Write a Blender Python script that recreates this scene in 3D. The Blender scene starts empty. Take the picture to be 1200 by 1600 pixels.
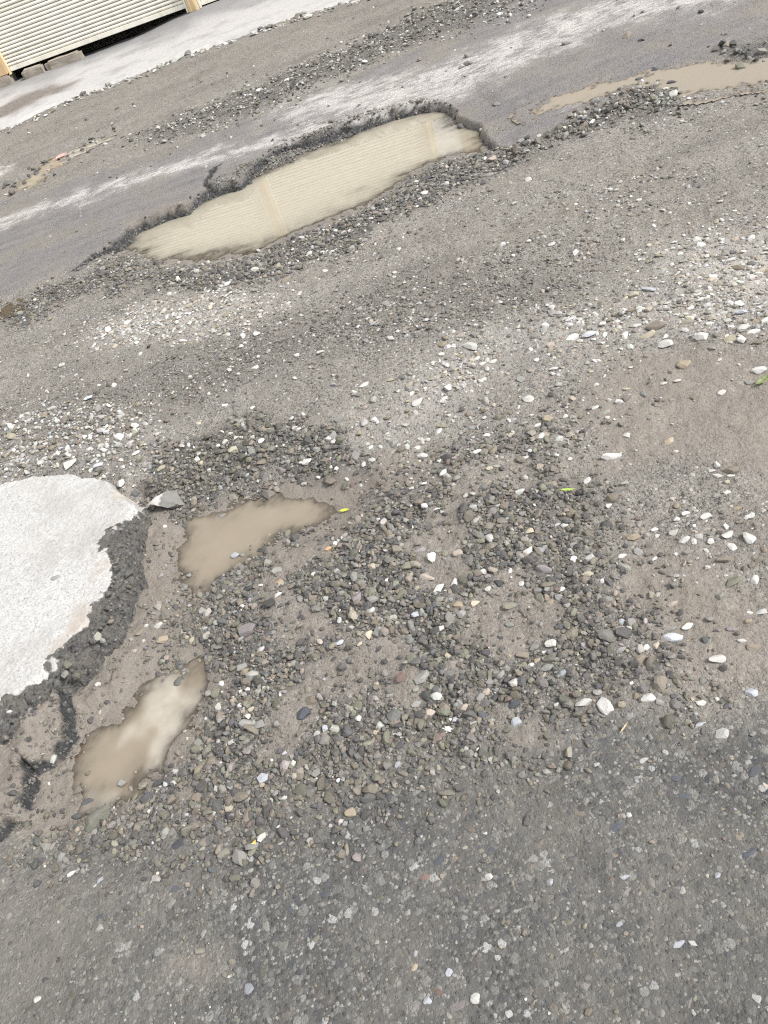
import bpy, math, random
import numpy as np

R = math.radians
scene = bpy.context.scene

# ------------------------------------------------------------------ camera, sky, sun, exposure
CAM_H = 1.5
PITCH, ROLL = 42.0, 21.5
cam_data = bpy.data.cameras.new('camera')
cam = bpy.data.objects.new('camera', cam_data)
scene.collection.objects.link(cam)
cam_data.sensor_width = 36.0
cam_data.lens = 1209.0 / 1600.0 * 36.0
cam_data.clip_start = 0.02
cam_data.clip_end = 2000.0
from mathutils import Matrix
cam.matrix_world = (Matrix.Translation((0, 0, CAM_H)) @ Matrix.Rotation(R(90 - PITCH), 4, 'X')
                    @ Matrix.Rotation(-R(ROLL), 4, 'Z'))
scene.camera = cam
scene.cycles.use_denoising = False       # keep the grain and the sharp grit
scene.cycles.filter_width = 1.15

SUN_EL, SUN_AZ = 47.0, 116.0          # azimuth clockwise from +Y (straight ahead)
world = bpy.data.worlds.new('World')
scene.world = world
world.use_nodes = True
wn, wl = world.node_tree.nodes, world.node_tree.links
wn.clear()
w_out = wn.new('ShaderNodeOutputWorld')
w_bg = wn.new('ShaderNodeBackground')
w_sky = wn.new('ShaderNodeTexSky')
w_sky.sky_type = 'NISHITA'
w_sky.sun_disc = False
w_sky.sun_elevation = R(SUN_EL)
w_sky.sun_rotation = R(SUN_AZ)
w_tc = wn.new('ShaderNodeTexCoord')
w_noise = wn.new('ShaderNodeTexNoise')
w_noise.inputs['Scale'].default_value = 5.5
w_noise.inputs['Detail'].default_value = 6.0
w_noise.inputs['Roughness'].default_value = 0.55
w_ramp = wn.new('ShaderNodeValToRGB')
w_ramp.color_ramp.elements[0].position = 0.42
w_ramp.color_ramp.elements[0].color = (0.80, 0.80, 0.80, 1)
w_ramp.color_ramp.elements[1].position = 0.56
w_ramp.color_ramp.elements[1].color = (1, 1, 1, 1)
w_mix = wn.new('ShaderNodeMixRGB')
w_mix.inputs['Color2'].default_value = (8.4, 8.5, 8.6, 1)      # sunlit overcast cloud
wl.new(w_tc.outputs['Generated'], w_noise.inputs['Vector'])
wl.new(w_noise.outputs['Fac'], w_ramp.inputs['Fac'])
wl.new(w_ramp.outputs['Color'], w_mix.inputs['Fac'])
wl.new(w_sky.outputs['Color'], w_mix.inputs['Color1'])
wl.new(w_mix.outputs['Color'], w_bg.inputs['Color'])
w_bg.inputs['Strength'].default_value = 0.074
wl.new(w_bg.outputs['Background'], w_out.inputs['Surface'])

sun_d = bpy.data.lights.new('sun', 'SUN')
sun_d.energy = 2.9
sun_d.angle = R(18)
sun_d.color = (1.0, 0.98, 0.95)
sun = bpy.data.objects.new('sun', sun_d)
scene.collection.objects.link(sun)
from mathutils import Vector
sd = Vector((math.sin(R(SUN_AZ)) * math.cos(R(SUN_EL)), math.cos(R(SUN_AZ)) * math.cos(R(SUN_EL)), math.sin(R(SUN_EL))))
sun.rotation_euler = sd.to_track_quat('Z', 'Y').to_euler()

vs = scene.view_settings
vs.view_transform = 'Standard'
vs.look = 'None'
vs.gamma = 1.0
vs.use_curve_mapping = False
vs.exposure = 0.92

# ------------------------------------------------------------------ surveyed outlines in metres
P={}; L={}; A={}
P['puddle_near']=[(-0.639,1.429),(-0.685,1.435),(-0.741,1.422),(-0.801,1.401),(-0.861,1.349),(-0.923,1.342),(-0.936,1.302),(-0.960,1.277),(-0.976,1.230),(-0.964,1.174),(-0.922,1.111),(-0.848,1.086),(-0.810,1.102),(-0.779,1.138),(-0.732,1.149),(-0.705,1.179),(-0.670,1.214),(-0.637,1.272),(-0.598,1.312),(-0.586,1.353),(-0.602,1.400)]
P['puddle_mid']=[(-0.608,2.042),(-0.630,1.960),(-0.650,1.869),(-0.642,1.786),(-0.612,1.705),(-0.556,1.687),(-0.510,1.706),(-0.447,1.717),(-0.410,1.754),(-0.365,1.788),(-0.303,1.783),(-0.210,1.781),(-0.139,1.818),(-0.186,1.905),(-0.263,1.965),(-0.326,1.990),(-0.440,2.021),(-0.516,2.035),(-0.571,2.051)]
P['puddle_long']=[(-0.831,4.708),(-0.756,4.929),(-0.621,4.955),(-0.454,4.947),(-0.282,4.994),(0.022,5.055),(0.151,5.057),(0.462,5.119),(0.730,5.159),(0.988,5.151),(1.212,5.040),(1.240,4.802),(1.232,4.659),(1.277,4.505),(1.280,4.332),(1.172,4.068),(1.092,4.138),(1.014,4.179),(0.908,4.194),(0.779,4.134),(0.604,4.025),(0.442,3.944),(0.235,3.973),(0.057,3.970),(-0.126,3.929),(-0.295,4.005),(-0.465,4.125),(-0.643,4.276),(-0.745,4.486)]
P['puddle_right']=[(1.502,4.204),(1.619,4.255),(1.808,4.286),(1.933,4.200),(2.062,4.152),(2.196,4.091),(2.292,4.046),(2.394,3.920),(2.472,3.769),(2.679,3.662),(2.831,3.554),(2.613,3.259),(2.452,3.380),(2.275,3.547),(2.141,3.593),(2.077,3.670),(2.068,3.785),(2.057,3.921),(2.012,3.968),(1.840,4.047),(1.661,4.100),(1.516,4.125)]
P['puddle_shop']=[(-1.534,7.190),(-1.412,7.218),(-1.300,7.241),(-1.143,7.283),(-0.943,7.245),(-0.956,7.064),(-1.187,6.996),(-1.347,6.914),(-1.432,6.881),(-1.505,6.670),(-1.617,6.627),(-1.727,6.661),(-1.711,6.852),(-1.598,7.091)]
P['puddle_blue']=[(-1.729,4.513),(-1.561,4.420),(-1.467,4.430),(-1.405,4.309),(-1.441,4.203),(-1.535,4.219),(-1.697,4.315)]
P['asphalt_near']=[(-1.316,1.106),(-1.118,1.081),(-1.021,1.071),(-0.907,1.039),(-0.751,0.962),(-0.603,0.907),(-0.472,0.884),(-0.322,0.892),(-0.174,0.893),(-0.064,0.867),(0.084,0.871),(0.191,0.881),(0.293,0.819),(0.385,0.754),(0.474,0.717),(0.681,0.683),(1.853,0.654),(0.693,-0.411),(-0.623,-0.039),(-1.895,0.729),(-2.000,1.251)]
P['gravel_main']=[(-0.924,1.049),(-0.797,1.079),(-0.699,1.124),(-0.591,1.245),(-0.539,1.344),(-0.612,1.446),(-0.623,1.571),(-0.598,1.661),(-0.455,1.693),(-0.358,1.668),(-0.250,1.608),(-0.088,1.630),(0.049,1.697),(0.192,1.704),(0.335,1.710),(0.458,1.664),(0.467,1.504),(0.413,1.343),(0.407,1.111),(0.375,0.984),(0.405,0.895),(0.251,0.914),(0.151,0.926),(0.090,0.885),(-0.061,0.877),(-0.201,0.905),(-0.351,0.897),(-0.501,0.889),(-0.721,0.953)]
P['gravel_bank']=[(-0.738,2.242),(-0.624,2.404),(-0.476,2.390),(-0.305,2.379),(-0.061,2.132),(-0.008,1.878),(-0.145,1.940),(-0.295,2.106),(-0.484,2.035),(-0.595,2.050)]
P['gravel_white']=[(-1.902,3.289),(-1.382,3.068),(-1.143,3.006),(-0.881,2.848),(-0.693,2.601),(-0.624,2.404),(-0.736,2.375),(-0.810,2.294),(-1.025,2.465),(-1.317,2.577),(-1.773,2.750)]
P['grit_band']=[(-1.759,3.195),(-1.393,3.153),(-0.943,3.046),(-0.507,3.051),(-0.105,3.023),(0.339,2.953),(0.695,2.758),(0.999,2.536),(0.906,2.333),(0.484,2.530),(0.141,2.596),(-0.221,2.619),(-0.664,2.696),(-1.071,2.787)]
P['pale_band']=[(-0.930,3.644),(-0.667,3.633),(-0.385,3.460),(-0.140,3.179),(-0.266,3.126),(-0.616,3.256),(-0.861,3.390)]
P['pale_mid']=[(0.126,2.144),(0.304,2.274),(0.572,2.353),(0.836,2.287),(1.072,2.187),(1.246,2.086),(1.369,1.928),(1.310,1.839),(1.077,1.988),(0.904,2.037),(0.589,2.148),(0.349,1.988),(0.156,1.930),(0.030,2.129)]
P['pale_right']=[(1.301,2.431),(1.468,2.377),(1.712,2.233),(1.641,1.831),(1.349,1.898),(1.256,2.182)]
P['mud_right']=[(0.650,1.778),(0.856,1.942),(1.061,1.846),(1.280,1.615),(1.144,1.249),(0.923,1.306),(0.806,1.470),(0.630,1.491)]
P['mud_low']=[(0.455,1.245),(0.567,1.230),(0.666,1.082),(0.711,0.932),(0.661,0.692),(0.421,0.818),(0.441,1.051)]
P['mud_mid']=[(-0.278,2.066),(-0.017,1.929),(0.219,1.853),(0.141,1.735),(-0.088,1.630),(-0.268,1.618),(-0.401,1.650),(-0.302,1.908)]
P['mud_hole']=[(-0.760,2.298),(-0.602,2.094),(-0.322,1.977),(-0.219,1.817),(-0.358,1.659),(-0.593,1.585),(-0.604,1.435),(-0.575,1.333),(-0.655,1.190),(-0.807,1.060),(-0.969,1.073),(-1.239,1.146),(-1.457,1.360),(-1.288,1.425),(-0.996,1.486),(-0.847,1.600),(-0.797,1.991)]
P['gravel_long']=[(-1.793,4.435),(-1.474,4.328),(-0.989,4.409),(-0.799,4.488),(-0.653,4.162),(-0.449,3.942),(-0.013,3.817),(0.425,3.792),(0.830,4.008),(1.038,3.995),(1.168,3.917),(1.148,3.642),(0.845,3.625),(0.497,3.551),(0.087,3.433),(-0.226,3.462),(-0.626,3.862),(-1.095,4.243),(-1.373,4.084)]
P['gravel_bench']=[(-0.267,5.009),(0.053,5.037),(0.168,5.239),(0.490,5.208),(0.908,5.144),(1.235,4.955),(1.230,4.814),(0.702,5.002),(0.143,4.927),(-0.241,4.834)]
P['ridge_far']=[(-0.719,6.851),(-0.098,6.826),(0.578,6.995),(1.178,6.969),(1.655,7.098),(2.140,7.210),(2.572,7.453),(2.881,6.388),(2.134,6.052),(1.635,6.330),(1.236,6.355),(0.725,6.345),(0.194,6.171),(-0.287,6.426),(-0.541,6.490)]
P['ridge_right']=[(1.147,3.772),(1.425,3.828),(1.734,3.901),(2.047,4.033),(2.102,3.755),(1.963,3.509),(1.726,3.678),(1.392,3.674),(1.170,3.615)]
P['ridge_edge']=[(2.312,4.061),(2.503,4.023),(2.711,3.962),(2.863,3.878),(2.732,3.691),(2.502,3.646),(2.404,3.752),(2.438,3.974)]
P['asphalt_far']=[(-2.220,4.625),(-1.572,4.496),(-1.186,4.502),(-0.878,4.605),(-0.750,4.872),(-0.393,4.800),(-0.292,4.946),(-0.091,4.883),(0.118,5.198),(0.487,5.142),(0.902,5.090),(1.221,4.891),(1.238,4.671),(1.221,4.398),(1.249,4.166),(1.181,3.842),(1.253,3.826),(1.615,3.869),(2.017,3.976),(2.877,3.948),(3.472,4.037),(4.529,5.370),(2.678,6.627),(1.694,6.201),(0.759,6.025),(0.087,6.106),(-0.553,6.125),(-1.304,6.271),(-2.178,6.670)]
P['slab']=[(-1.453,2.585),(-1.290,2.521),(-1.134,2.480),(-1.004,2.416),(-0.865,2.296),(-0.805,2.175),(-0.752,2.056),(-0.781,1.994),(-0.786,1.898),(-0.769,1.779),(-0.801,1.675),(-0.852,1.588),(-0.889,1.494),(-0.966,1.421),(-1.053,1.386),(-1.131,1.325),(-1.223,1.248),(-1.632,1.106),(-2.824,1.769),(-3.963,3.490)]
P['slab_face']=[(-1.669,3.839),(-0.738,3.120),(-0.752,2.056),(-0.781,1.994),(-0.786,1.898),(-0.769,1.779),(-0.801,1.675),(-0.852,1.588),(-0.889,1.494),(-0.966,1.421),(-1.053,1.386),(-1.131,1.325),(-1.223,1.248),(-1.632,1.106),(-2.824,1.769),(-5.190,5.347)]
P['pavement']=[(-4.384,9.493),(-2.612,9.184),(-2.187,9.133),(-1.496,9.152),(-0.595,9.114),(0.098,9.133),(0.893,8.912),(1.627,8.586),(2.398,8.335),(4.012,7.756),(4.724,9.105),(0.346,12.036),(0.093,12.233),(-2.643,12.563),(-5.554,13.027)]
P['pave_stain']=[(-2.620,10.112),(-2.359,10.427),(-2.154,10.676),(-1.742,10.486),(-1.365,10.002),(-1.499,9.747),(-1.831,9.922),(-1.999,9.629),(-2.252,9.622),(-2.536,9.580)]
P['pave_grey']=[(-2.268,10.967),(-1.990,11.470),(-0.804,11.058),(0.024,11.172),(0.787,10.686),(0.667,10.364),(-0.018,10.540),(-0.803,10.397),(-1.604,10.776),(-2.070,10.637)]
P['dust_left']=[(-2.298,7.363),(-1.928,7.181),(-1.826,7.267),(-1.798,7.529),(-1.986,7.615),(-2.356,7.699)]
P['smear_one']=[(-0.728,0.634),(-0.703,0.678),(-0.654,0.703),(-0.604,0.661),(-0.600,0.608),(-0.642,0.602),(-0.679,0.632)]
P['smear_two']=[(-1.465,1.180),(-1.116,1.069),(-0.922,1.020),(-0.678,0.899),(-0.599,0.785),(-0.712,0.774),(-0.911,0.820),(-1.089,0.864),(-1.396,0.919)]
P['smear_three']=[(-0.054,0.898),(0.033,0.893),(0.176,0.880),(0.255,0.831),(0.200,0.804),(0.099,0.801),(-0.017,0.835)]
L['streak_a']=[(-2.058,5.971),(-1.764,5.947),(-1.130,5.781),(-0.477,5.638),(0.092,5.395),(0.519,5.301),(0.734,5.099),(1.133,5.208)]
L['streak_b']=[(0.617,5.799),(1.177,5.358),(1.543,5.304),(2.096,5.391),(2.533,5.286),(2.904,5.019),(3.246,4.773)]
L['streak_c']=[(0.944,5.246),(1.295,5.120),(1.596,5.125),(2.005,5.179),(2.332,5.233)]
P['remnant']=[(-0.985,1.463),(-0.972,1.323),(-1.012,1.286),(-1.056,1.270),(-1.089,1.292),(-1.067,1.213),(-1.077,1.134),(-1.127,1.101),(-1.221,1.082),(-1.447,1.082),(-1.522,1.363),(-1.164,1.376),(-1.061,1.433)]
L['ridge_three']=[(-0.998,1.458),(-0.931,1.427),(-0.867,1.441),(-0.856,1.526)]
L['crack']=[(-0.292,4.946),(-0.222,5.278)]
L['tyre']=[(1.653,4.084),(1.840,4.047)]
L['tyre_b']=[(1.617,4.027),(1.710,4.037)]
L['rut_a']=[(-1.652,3.620),(-0.798,3.603),(0.121,3.290),(0.890,2.908),(1.623,2.720)]
L['rut_b']=[(-1.401,3.211),(-0.524,2.793),(0.205,2.444),(0.725,2.491)]
STONES=[
(1.218,1.827,0.0430,0.0280,0.0174,'W','dirt','white stone above and left of the big green leaf'),
(1.226,1.791,0.0463,0.0236,0.0147,'W','dirt','closest white stone above the big green leaf'),
(1.148,1.636,0.0441,0.0257,0.0159,'W','dirt','white stone just above the big green leaf'),
(1.101,1.605,0.0327,0.0163,0.0101,'G','dirt','flat grey stone beside the big green leaf'),
(1.104,1.868,0.0514,0.0363,0.0225,'W','dirt','white stone above and right of the rounded tan stone'),
(1.012,1.910,0.0481,0.0327,0.0203,'W','dirt','closest white stone above and left of the rounded tan stone'),
(0.993,1.776,0.0500,0.0386,0.0239,'T','dirt','rounded tan stone on the dirt below the pair of white stones'),
(0.995,1.991,0.0575,0.0288,0.0178,'C','dirt','second cream stone below the bluish stone at the pale patch'),
(1.043,2.025,0.0664,0.0429,0.0266,'N','dirt','brown grey stone below the bluish stone at the pale patch'),
(0.993,2.071,0.0421,0.0218,0.0135,'W','dirt','long white stone below the bluish stone at the pale patch'),
(1.137,1.989,0.0328,0.0340,0.0204,'C','dirt','cream stone above the rounded tan stone'),
(1.131,2.236,0.0485,0.0242,0.0150,'B','dirt','bluish white flat stone at the lower edge of the pale dry patch'),
(1.271,1.914,0.0401,0.0291,0.0180,'B','dirt','bluish white stone above the big green leaf'),
(0.916,2.150,0.0258,0.0269,0.0160,'W','dirt','white stone above and right of the cracked pale pair'),
(0.803,2.136,0.0514,0.0310,0.0192,'W','middle','broken white stone, left half of a cracked pair on the road'),
(0.850,2.122,0.0555,0.0278,0.0172,'B','dirt','bluish white stone, right half of a cracked pair on the road'),
(0.852,2.028,0.0312,0.0298,0.0185,'N','dirt','brown grey stone below and right of the cracked pale pair'),
(1.020,1.616,0.0255,0.0198,0.0123,'W','dirt','blocky white stone like a small cube on smooth dirt'),
(0.906,1.732,0.0246,0.0151,0.0093,'W','dirt','small long white stone below and left of the rounded tan stone'),
(0.943,1.716,0.0264,0.0132,0.0082,'W','dirt','small long white stone below the rounded tan stone'),
(0.813,1.777,0.0288,0.0153,0.0095,'C','dirt','long cream stone left of the rounded tan stone'),
(0.841,1.727,0.0189,0.0284,0.0117,'G','dirt','tall grey stone below and left of the rounded tan stone'),
(0.947,1.636,0.0220,0.0199,0.0124,'N','dirt','brown grey stone left of the small white cube'),
(0.695,1.743,0.0247,0.0187,0.0116,'W','dirt','white stone right of the two toned tan stone'),
(0.747,1.757,0.0153,0.0151,0.0094,'W','dirt','second white stone above the long flat white stone'),
(0.703,1.680,0.0168,0.0164,0.0102,'W','dirt','closest white stone above the long flat white stone'),
(0.716,1.586,0.0235,0.0175,0.0109,'W','dirt','white stone above and right of the long flat white stone'),
(0.801,1.508,0.0334,0.0238,0.0147,'T','dirt','tan stone right of the long flat white stone'),
(1.227,2.073,0.0337,0.0199,0.0123,'W','dirt','long white stone right of the bluish stone at the pale patch'),
(1.179,2.049,0.0293,0.0175,0.0108,'W','dirt','long white stone below and right of the bluish stone at the pale patch'),
(1.285,1.816,0.0273,0.0240,0.0149,'W','dirt','second white stone above the big green leaf'),
(1.072,2.126,0.0299,0.0224,0.0139,'C','dirt','closest cream stone below the bluish stone at the pale patch'),
(0.949,2.051,0.0314,0.0173,0.0107,'W','dirt','long white stone right of the cracked pale pair'),
(1.033,1.951,0.0325,0.0166,0.0103,'W','dirt','second white stone above and left of the rounded tan stone'),
(0.639,1.532,0.0602,0.0301,0.0187,'W','dirt','long flat white stone lying alone on the dirt'),
(0.545,1.482,0.0313,0.0182,0.0113,'W','dirt','long white stone above and right of the small green leaf'),
(0.625,1.424,0.0307,0.0153,0.0095,'G','dirt','long grey stone above and right of the round half sunk stone'),
(0.853,1.362,0.0167,0.0207,0.0103,'W','dirt','second white stone left of the broad brown grey stone'),
(0.837,1.332,0.0264,0.0172,0.0107,'W','dirt','closest white stone left of the broad brown grey stone'),
(0.873,1.332,0.0396,0.0283,0.0175,'N','dirt','broad brown grey stone in the small cluster on the right dirt'),
(0.863,1.313,0.0229,0.0115,0.0071,'W','dirt','closest white stone below the broad brown grey stone'),
(0.830,1.353,0.0249,0.0125,0.0077,'W','dirt','third white stone left of the broad brown grey stone'),
(0.844,1.303,0.0163,0.0139,0.0086,'C','dirt','small cream stone below the broad brown grey stone'),
(0.867,1.297,0.0195,0.0098,0.0061,'G','dirt','small long grey stone below and right of the broad brown grey stone'),
(0.796,1.273,0.0226,0.0152,0.0094,'G','dirt','grey stone below and left of the broad brown grey stone'),
(0.822,1.267,0.0193,0.0122,0.0075,'W','dirt','second white stone below the broad brown grey stone'),
(0.575,1.392,0.0371,0.0286,0.0178,'N','dirt','round brown grey stone half sunk in the dirt right of the small green leaf'),
(0.554,1.375,0.0218,0.0142,0.0088,'W','dirt','white stone below and left of the round half sunk stone'),
(0.700,1.293,0.0227,0.0168,0.0104,'T','dirt','tan stone above and right of the muddy tan stone'),
(0.702,1.319,0.0148,0.0124,0.0077,'P','dirt','small pinkish stone above and right of the muddy tan stone'),
(0.812,1.211,0.0283,0.0177,0.0110,'T','dirt','tan stone above the tall wedge shaped pale stone'),
(0.705,1.259,0.0241,0.0150,0.0093,'W','dirt','white stone above and right of the muddy tan stone'),
(0.677,1.252,0.0192,0.0165,0.0102,'W','dirt','third white stone right of the muddy tan stone'),
(0.615,1.255,0.0256,0.0128,0.0079,'W','dirt','closest white stone right of the muddy tan stone'),
(0.739,1.226,0.0317,0.0207,0.0129,'W','dirt','white stone above and left of the tall wedge shaped pale stone'),
(0.650,1.220,0.0269,0.0191,0.0119,'G','dirt','grey stone above and right of the tilted grey stone'),
(0.816,1.173,0.0248,0.0145,0.0090,'W','dirt','white stone above the tall wedge shaped pale stone'),
(0.612,1.232,0.0143,0.0118,0.0073,'W','dirt','second white stone right of the muddy tan stone'),
(0.558,1.255,0.0384,0.0223,0.0139,'T','dirt','muddy tan stone bulging out of smooth brown dirt'),
(0.546,1.201,0.0220,0.0290,0.0136,'G','dirt','tall grey stone tilted on the mud below the muddy tan stone'),
(0.504,1.203,0.0267,0.0133,0.0083,'W','dirt','long white stone left of the tilted grey stone'),
(0.567,1.163,0.0201,0.0100,0.0062,'W','dirt','small long white stone below and right of the tilted grey stone'),
(0.654,1.176,0.0311,0.0187,0.0116,'W','dirt','second white stone right of the tilted grey stone'),
(0.747,1.143,0.0368,0.0199,0.0124,'W','dirt','closest white stone left of the tall wedge shaped pale stone'),
(0.702,1.142,0.0245,0.0170,0.0106,'W','dirt','second white stone left of the tall wedge shaped pale stone'),
(0.738,1.108,0.0181,0.0252,0.0112,'W','dirt','tall white stone below and left of the tall wedge shaped pale stone'),
(0.779,1.110,0.0333,0.0365,0.0206,'W','dirt','biggest pale stone at the right, tall and wedge shaped'),
(0.436,1.238,0.0270,0.0206,0.0128,'W','dirt','white stone below and left of the muddy tan stone'),
(0.646,1.140,0.0276,0.0156,0.0097,'G','dirt','long grey stone right of the tilted grey stone'),
(0.615,1.149,0.0123,0.0113,0.0070,'W','dirt','closest white stone right of the tilted grey stone'),
(0.656,1.079,0.0164,0.0137,0.0085,'W','dirt','white stone above and left of the olive grey flat stone'),
(0.699,1.081,0.0389,0.0221,0.0137,'N','dirt','long brown grey stone above the olive grey flat stone'),
(0.765,1.045,0.0324,0.0177,0.0110,'N','dirt','long brown grey stone below and right of the tall wedge shaped pale stone'),
(0.679,1.016,0.0436,0.0253,0.0157,'O','dirt','olive grey flat stone, largest dark stone on the right dirt'),
(0.725,1.002,0.0260,0.0212,0.0132,'W','dirt','white stone right of the olive grey flat stone'),
(0.404,1.185,0.0327,0.0201,0.0124,'C','dirt','cream stone right of the broad mauve stone'),
(0.412,1.089,0.0300,0.0150,0.0093,'G','dirt','long grey stone below and left of the tilted grey stone'),
(0.426,1.147,0.0123,0.0155,0.0076,'W','dirt','small tall white stone below and left of the tilted grey stone'),
(0.632,0.989,0.0201,0.0197,0.0122,'G','dirt','grey stone below and left of the olive grey flat stone'),
(0.413,1.024,0.0161,0.0185,0.0100,'B','dirt','tall bluish white stone below the tilted grey stone'),
(0.535,0.953,0.0340,0.0180,0.0111,'W','dirt','long white stone above and left of the long white bar stone'),
(0.492,0.936,0.0478,0.0239,0.0148,'B','dirt','long bluish white stone above and left of the long white bar stone'),
(0.498,0.960,0.0284,0.0142,0.0088,'G','dirt','long grey stone above and left of the long white bar stone'),
(0.608,0.903,0.0236,0.0138,0.0086,'M','dirt','mauve grey stone above and right of the long white bar stone'),
(0.648,0.904,0.0166,0.0151,0.0094,'T','dirt','tan stone below the olive grey flat stone'),
(0.662,0.924,0.0154,0.0102,0.0063,'W','dirt','closest white stone below and right of the olive grey flat stone'),
(0.686,0.914,0.0278,0.0139,0.0086,'W','dirt','second white stone below and right of the olive grey flat stone'),
(0.536,1.020,0.0291,0.0146,0.0090,'P','dirt','long pinkish stone left of the olive grey flat stone'),
(0.246,0.865,0.0381,0.0195,0.0121,'W','gravel','white oval stone left of the tall white wedge at the asphalt edge'),
(0.285,0.839,0.0350,0.0434,0.0217,'W','gravel','tall white wedge shaped stone at the edge of the front asphalt'),
(0.368,0.818,0.0320,0.0203,0.0126,'W','gravel','white stone above and right of the tan straw'),
(0.384,0.800,0.0185,0.0142,0.0088,'G','gravel','grey stone above and right of the tan straw'),
(0.350,0.834,0.0188,0.0157,0.0097,'T','gravel','tan stone right of the tall white wedge at the asphalt edge'),
(0.456,0.768,0.0221,0.0152,0.0094,'W','dirt','white stone above and left of the white triangular stone'),
(0.431,0.727,0.0307,0.0153,0.0095,'B','asphalt','thin bluish white stone tilted beside the white triangular stone'),
(0.457,0.694,0.0302,0.0248,0.0153,'W','asphalt','white triangular stone on the front asphalt'),
(0.541,0.845,0.0432,0.0216,0.0134,'W','dirt','long white bar shaped stone on the mud near the front asphalt'),
(0.619,0.844,0.0297,0.0244,0.0151,'N','dirt','brown grey stone right of the long white bar stone'),
(0.608,0.866,0.0204,0.0123,0.0076,'W','dirt','white stone above and right of the long white bar stone'),
(0.555,0.750,0.0258,0.0232,0.0144,'B','dirt','blue grey stone sunk in mud above the white triangular stone'),
(0.498,0.744,0.0180,0.0127,0.0079,'D','dirt','dark stone above the white triangular stone'),
(0.415,0.803,0.0199,0.0119,0.0074,'D','dirt','dark stone above and right of the tan straw'),
(0.425,0.935,0.0211,0.0152,0.0094,'W','gravel','white stone above and right of the tall white wedge at the asphalt edge'),
(0.447,0.932,0.0253,0.0165,0.0102,'C','gravel','cream stone left of the long white bar stone'),
(0.398,0.910,0.0333,0.0188,0.0116,'N','gravel','brown grey stone above and right of the tall white wedge at the asphalt edge'),
(0.375,0.952,0.0255,0.0128,0.0079,'G','gravel','long grey stone above the tall white wedge at the asphalt edge'),
(0.341,0.701,0.0126,0.0147,0.0078,'W','asphalt','second white stone below and right of the tan straw'),
(0.295,0.702,0.0214,0.0113,0.0070,'W','asphalt','closest white stone below and right of the tan straw'),
(0.338,0.649,0.0320,0.0198,0.0123,'S','asphalt','closest slate blue stone below and left of the white triangular stone'),
(0.464,0.602,0.0336,0.0172,0.0107,'S','asphalt','long slate blue stone below and right of the white triangular stone'),
(0.472,0.575,0.0213,0.0191,0.0118,'P','asphalt','pinkish stone below and right of the white triangular stone'),
(0.187,0.608,0.0361,0.0237,0.0147,'S','asphalt','slate blue stone below the tan straw'),
(0.335,0.607,0.0385,0.0193,0.0119,'S','asphalt','second slate blue stone below and left of the white triangular stone'),
(0.753,2.260,0.0355,0.0348,0.0216,'W','middle','white stone left of the cracked pale pair'),
(0.721,2.127,0.0299,0.0308,0.0186,'P','middle','pinkish stone left of the cracked pale pair'),
(0.239,2.121,0.0470,0.0282,0.0175,'W','middle','second white stone right of the lone rounded grey stone'),
(0.256,1.930,0.0444,0.0240,0.0149,'W','middle','third white stone right of the lone rounded grey stone'),
(0.374,1.815,0.0253,0.0172,0.0107,'W','middle','closest white stone left of the two toned tan stone'),
(0.546,1.903,0.0380,0.0299,0.0186,'W','middle','closest white stone above and left of the two toned tan stone'),
(0.568,2.016,0.0290,0.0314,0.0180,'G','middle','grey stone above and left of the two toned tan stone'),
(0.557,1.780,0.0327,0.0341,0.0203,'T','middle','two toned tan stone standing up from the middle dirt'),
(0.520,1.770,0.0288,0.0151,0.0093,'W','middle','closest white stone below and left of the two toned tan stone'),
(0.506,1.703,0.0282,0.0201,0.0125,'W','middle','white stone below the two toned tan stone'),
(0.351,2.120,0.0320,0.0304,0.0189,'W','middle','second white stone left of the two toned tan stone'),
(0.231,2.195,0.0349,0.0268,0.0166,'G','middle','grey stone right of the lone rounded grey stone'),
(0.493,2.293,0.0672,0.0336,0.0208,'W','middle','fifth white stone above and left of the two toned tan stone'),
(0.492,2.173,0.0303,0.0178,0.0110,'W','middle','fourth white stone above and left of the two toned tan stone'),
(0.528,2.168,0.0303,0.0200,0.0124,'W','middle','third white stone above and left of the two toned tan stone'),
(0.263,2.546,0.0287,0.0230,0.0143,'W','middle','third white stone above and right of the lone rounded grey stone'),
(0.414,2.595,0.0267,0.0261,0.0162,'W','middle','fourth white stone above and right of the lone rounded grey stone'),
(0.689,2.528,0.0310,0.0205,0.0127,'W','middle','small long white stone above and left of the cracked pale pair'),
(0.677,2.006,0.0310,0.0155,0.0096,'W','middle','small long white stone below and left of the cracked pale pair'),
(0.453,2.018,0.0166,0.0188,0.0103,'W','middle','second white stone above and left of the two toned tan stone'),
(0.656,1.919,0.0241,0.0222,0.0138,'G','middle','grey stone above the two toned tan stone'),
(0.110,1.960,0.0366,0.0324,0.0201,'G','middle','grey stone below and right of the lone rounded grey stone'),
(0.186,2.272,0.0267,0.0207,0.0128,'C','middle','small cream stone above and right of the lone rounded grey stone'),
(0.424,2.347,0.0318,0.0238,0.0147,'W','middle','sixth white stone above and left of the two toned tan stone'),
(0.320,1.740,0.0285,0.0148,0.0092,'W','middle','fourth white stone below and left of the two toned tan stone'),
(0.433,1.648,0.0240,0.0160,0.0099,'W','middle','third white stone below and left of the two toned tan stone'),
(0.458,1.664,0.0222,0.0126,0.0078,'W','middle','second white stone below and left of the two toned tan stone'),
(0.327,1.651,0.0240,0.0195,0.0121,'C','middle','cream stone below and left of the two toned tan stone'),
(0.286,1.578,0.0270,0.0223,0.0138,'G','gravel','grey stone left of the small green leaf'),
(0.370,1.527,0.0301,0.0185,0.0115,'W','gravel','closest white stone left of the small green leaf'),
(0.100,1.707,0.0207,0.0145,0.0090,'W','gravel','small white stone right of the bright yellow green leaf'),
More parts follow.
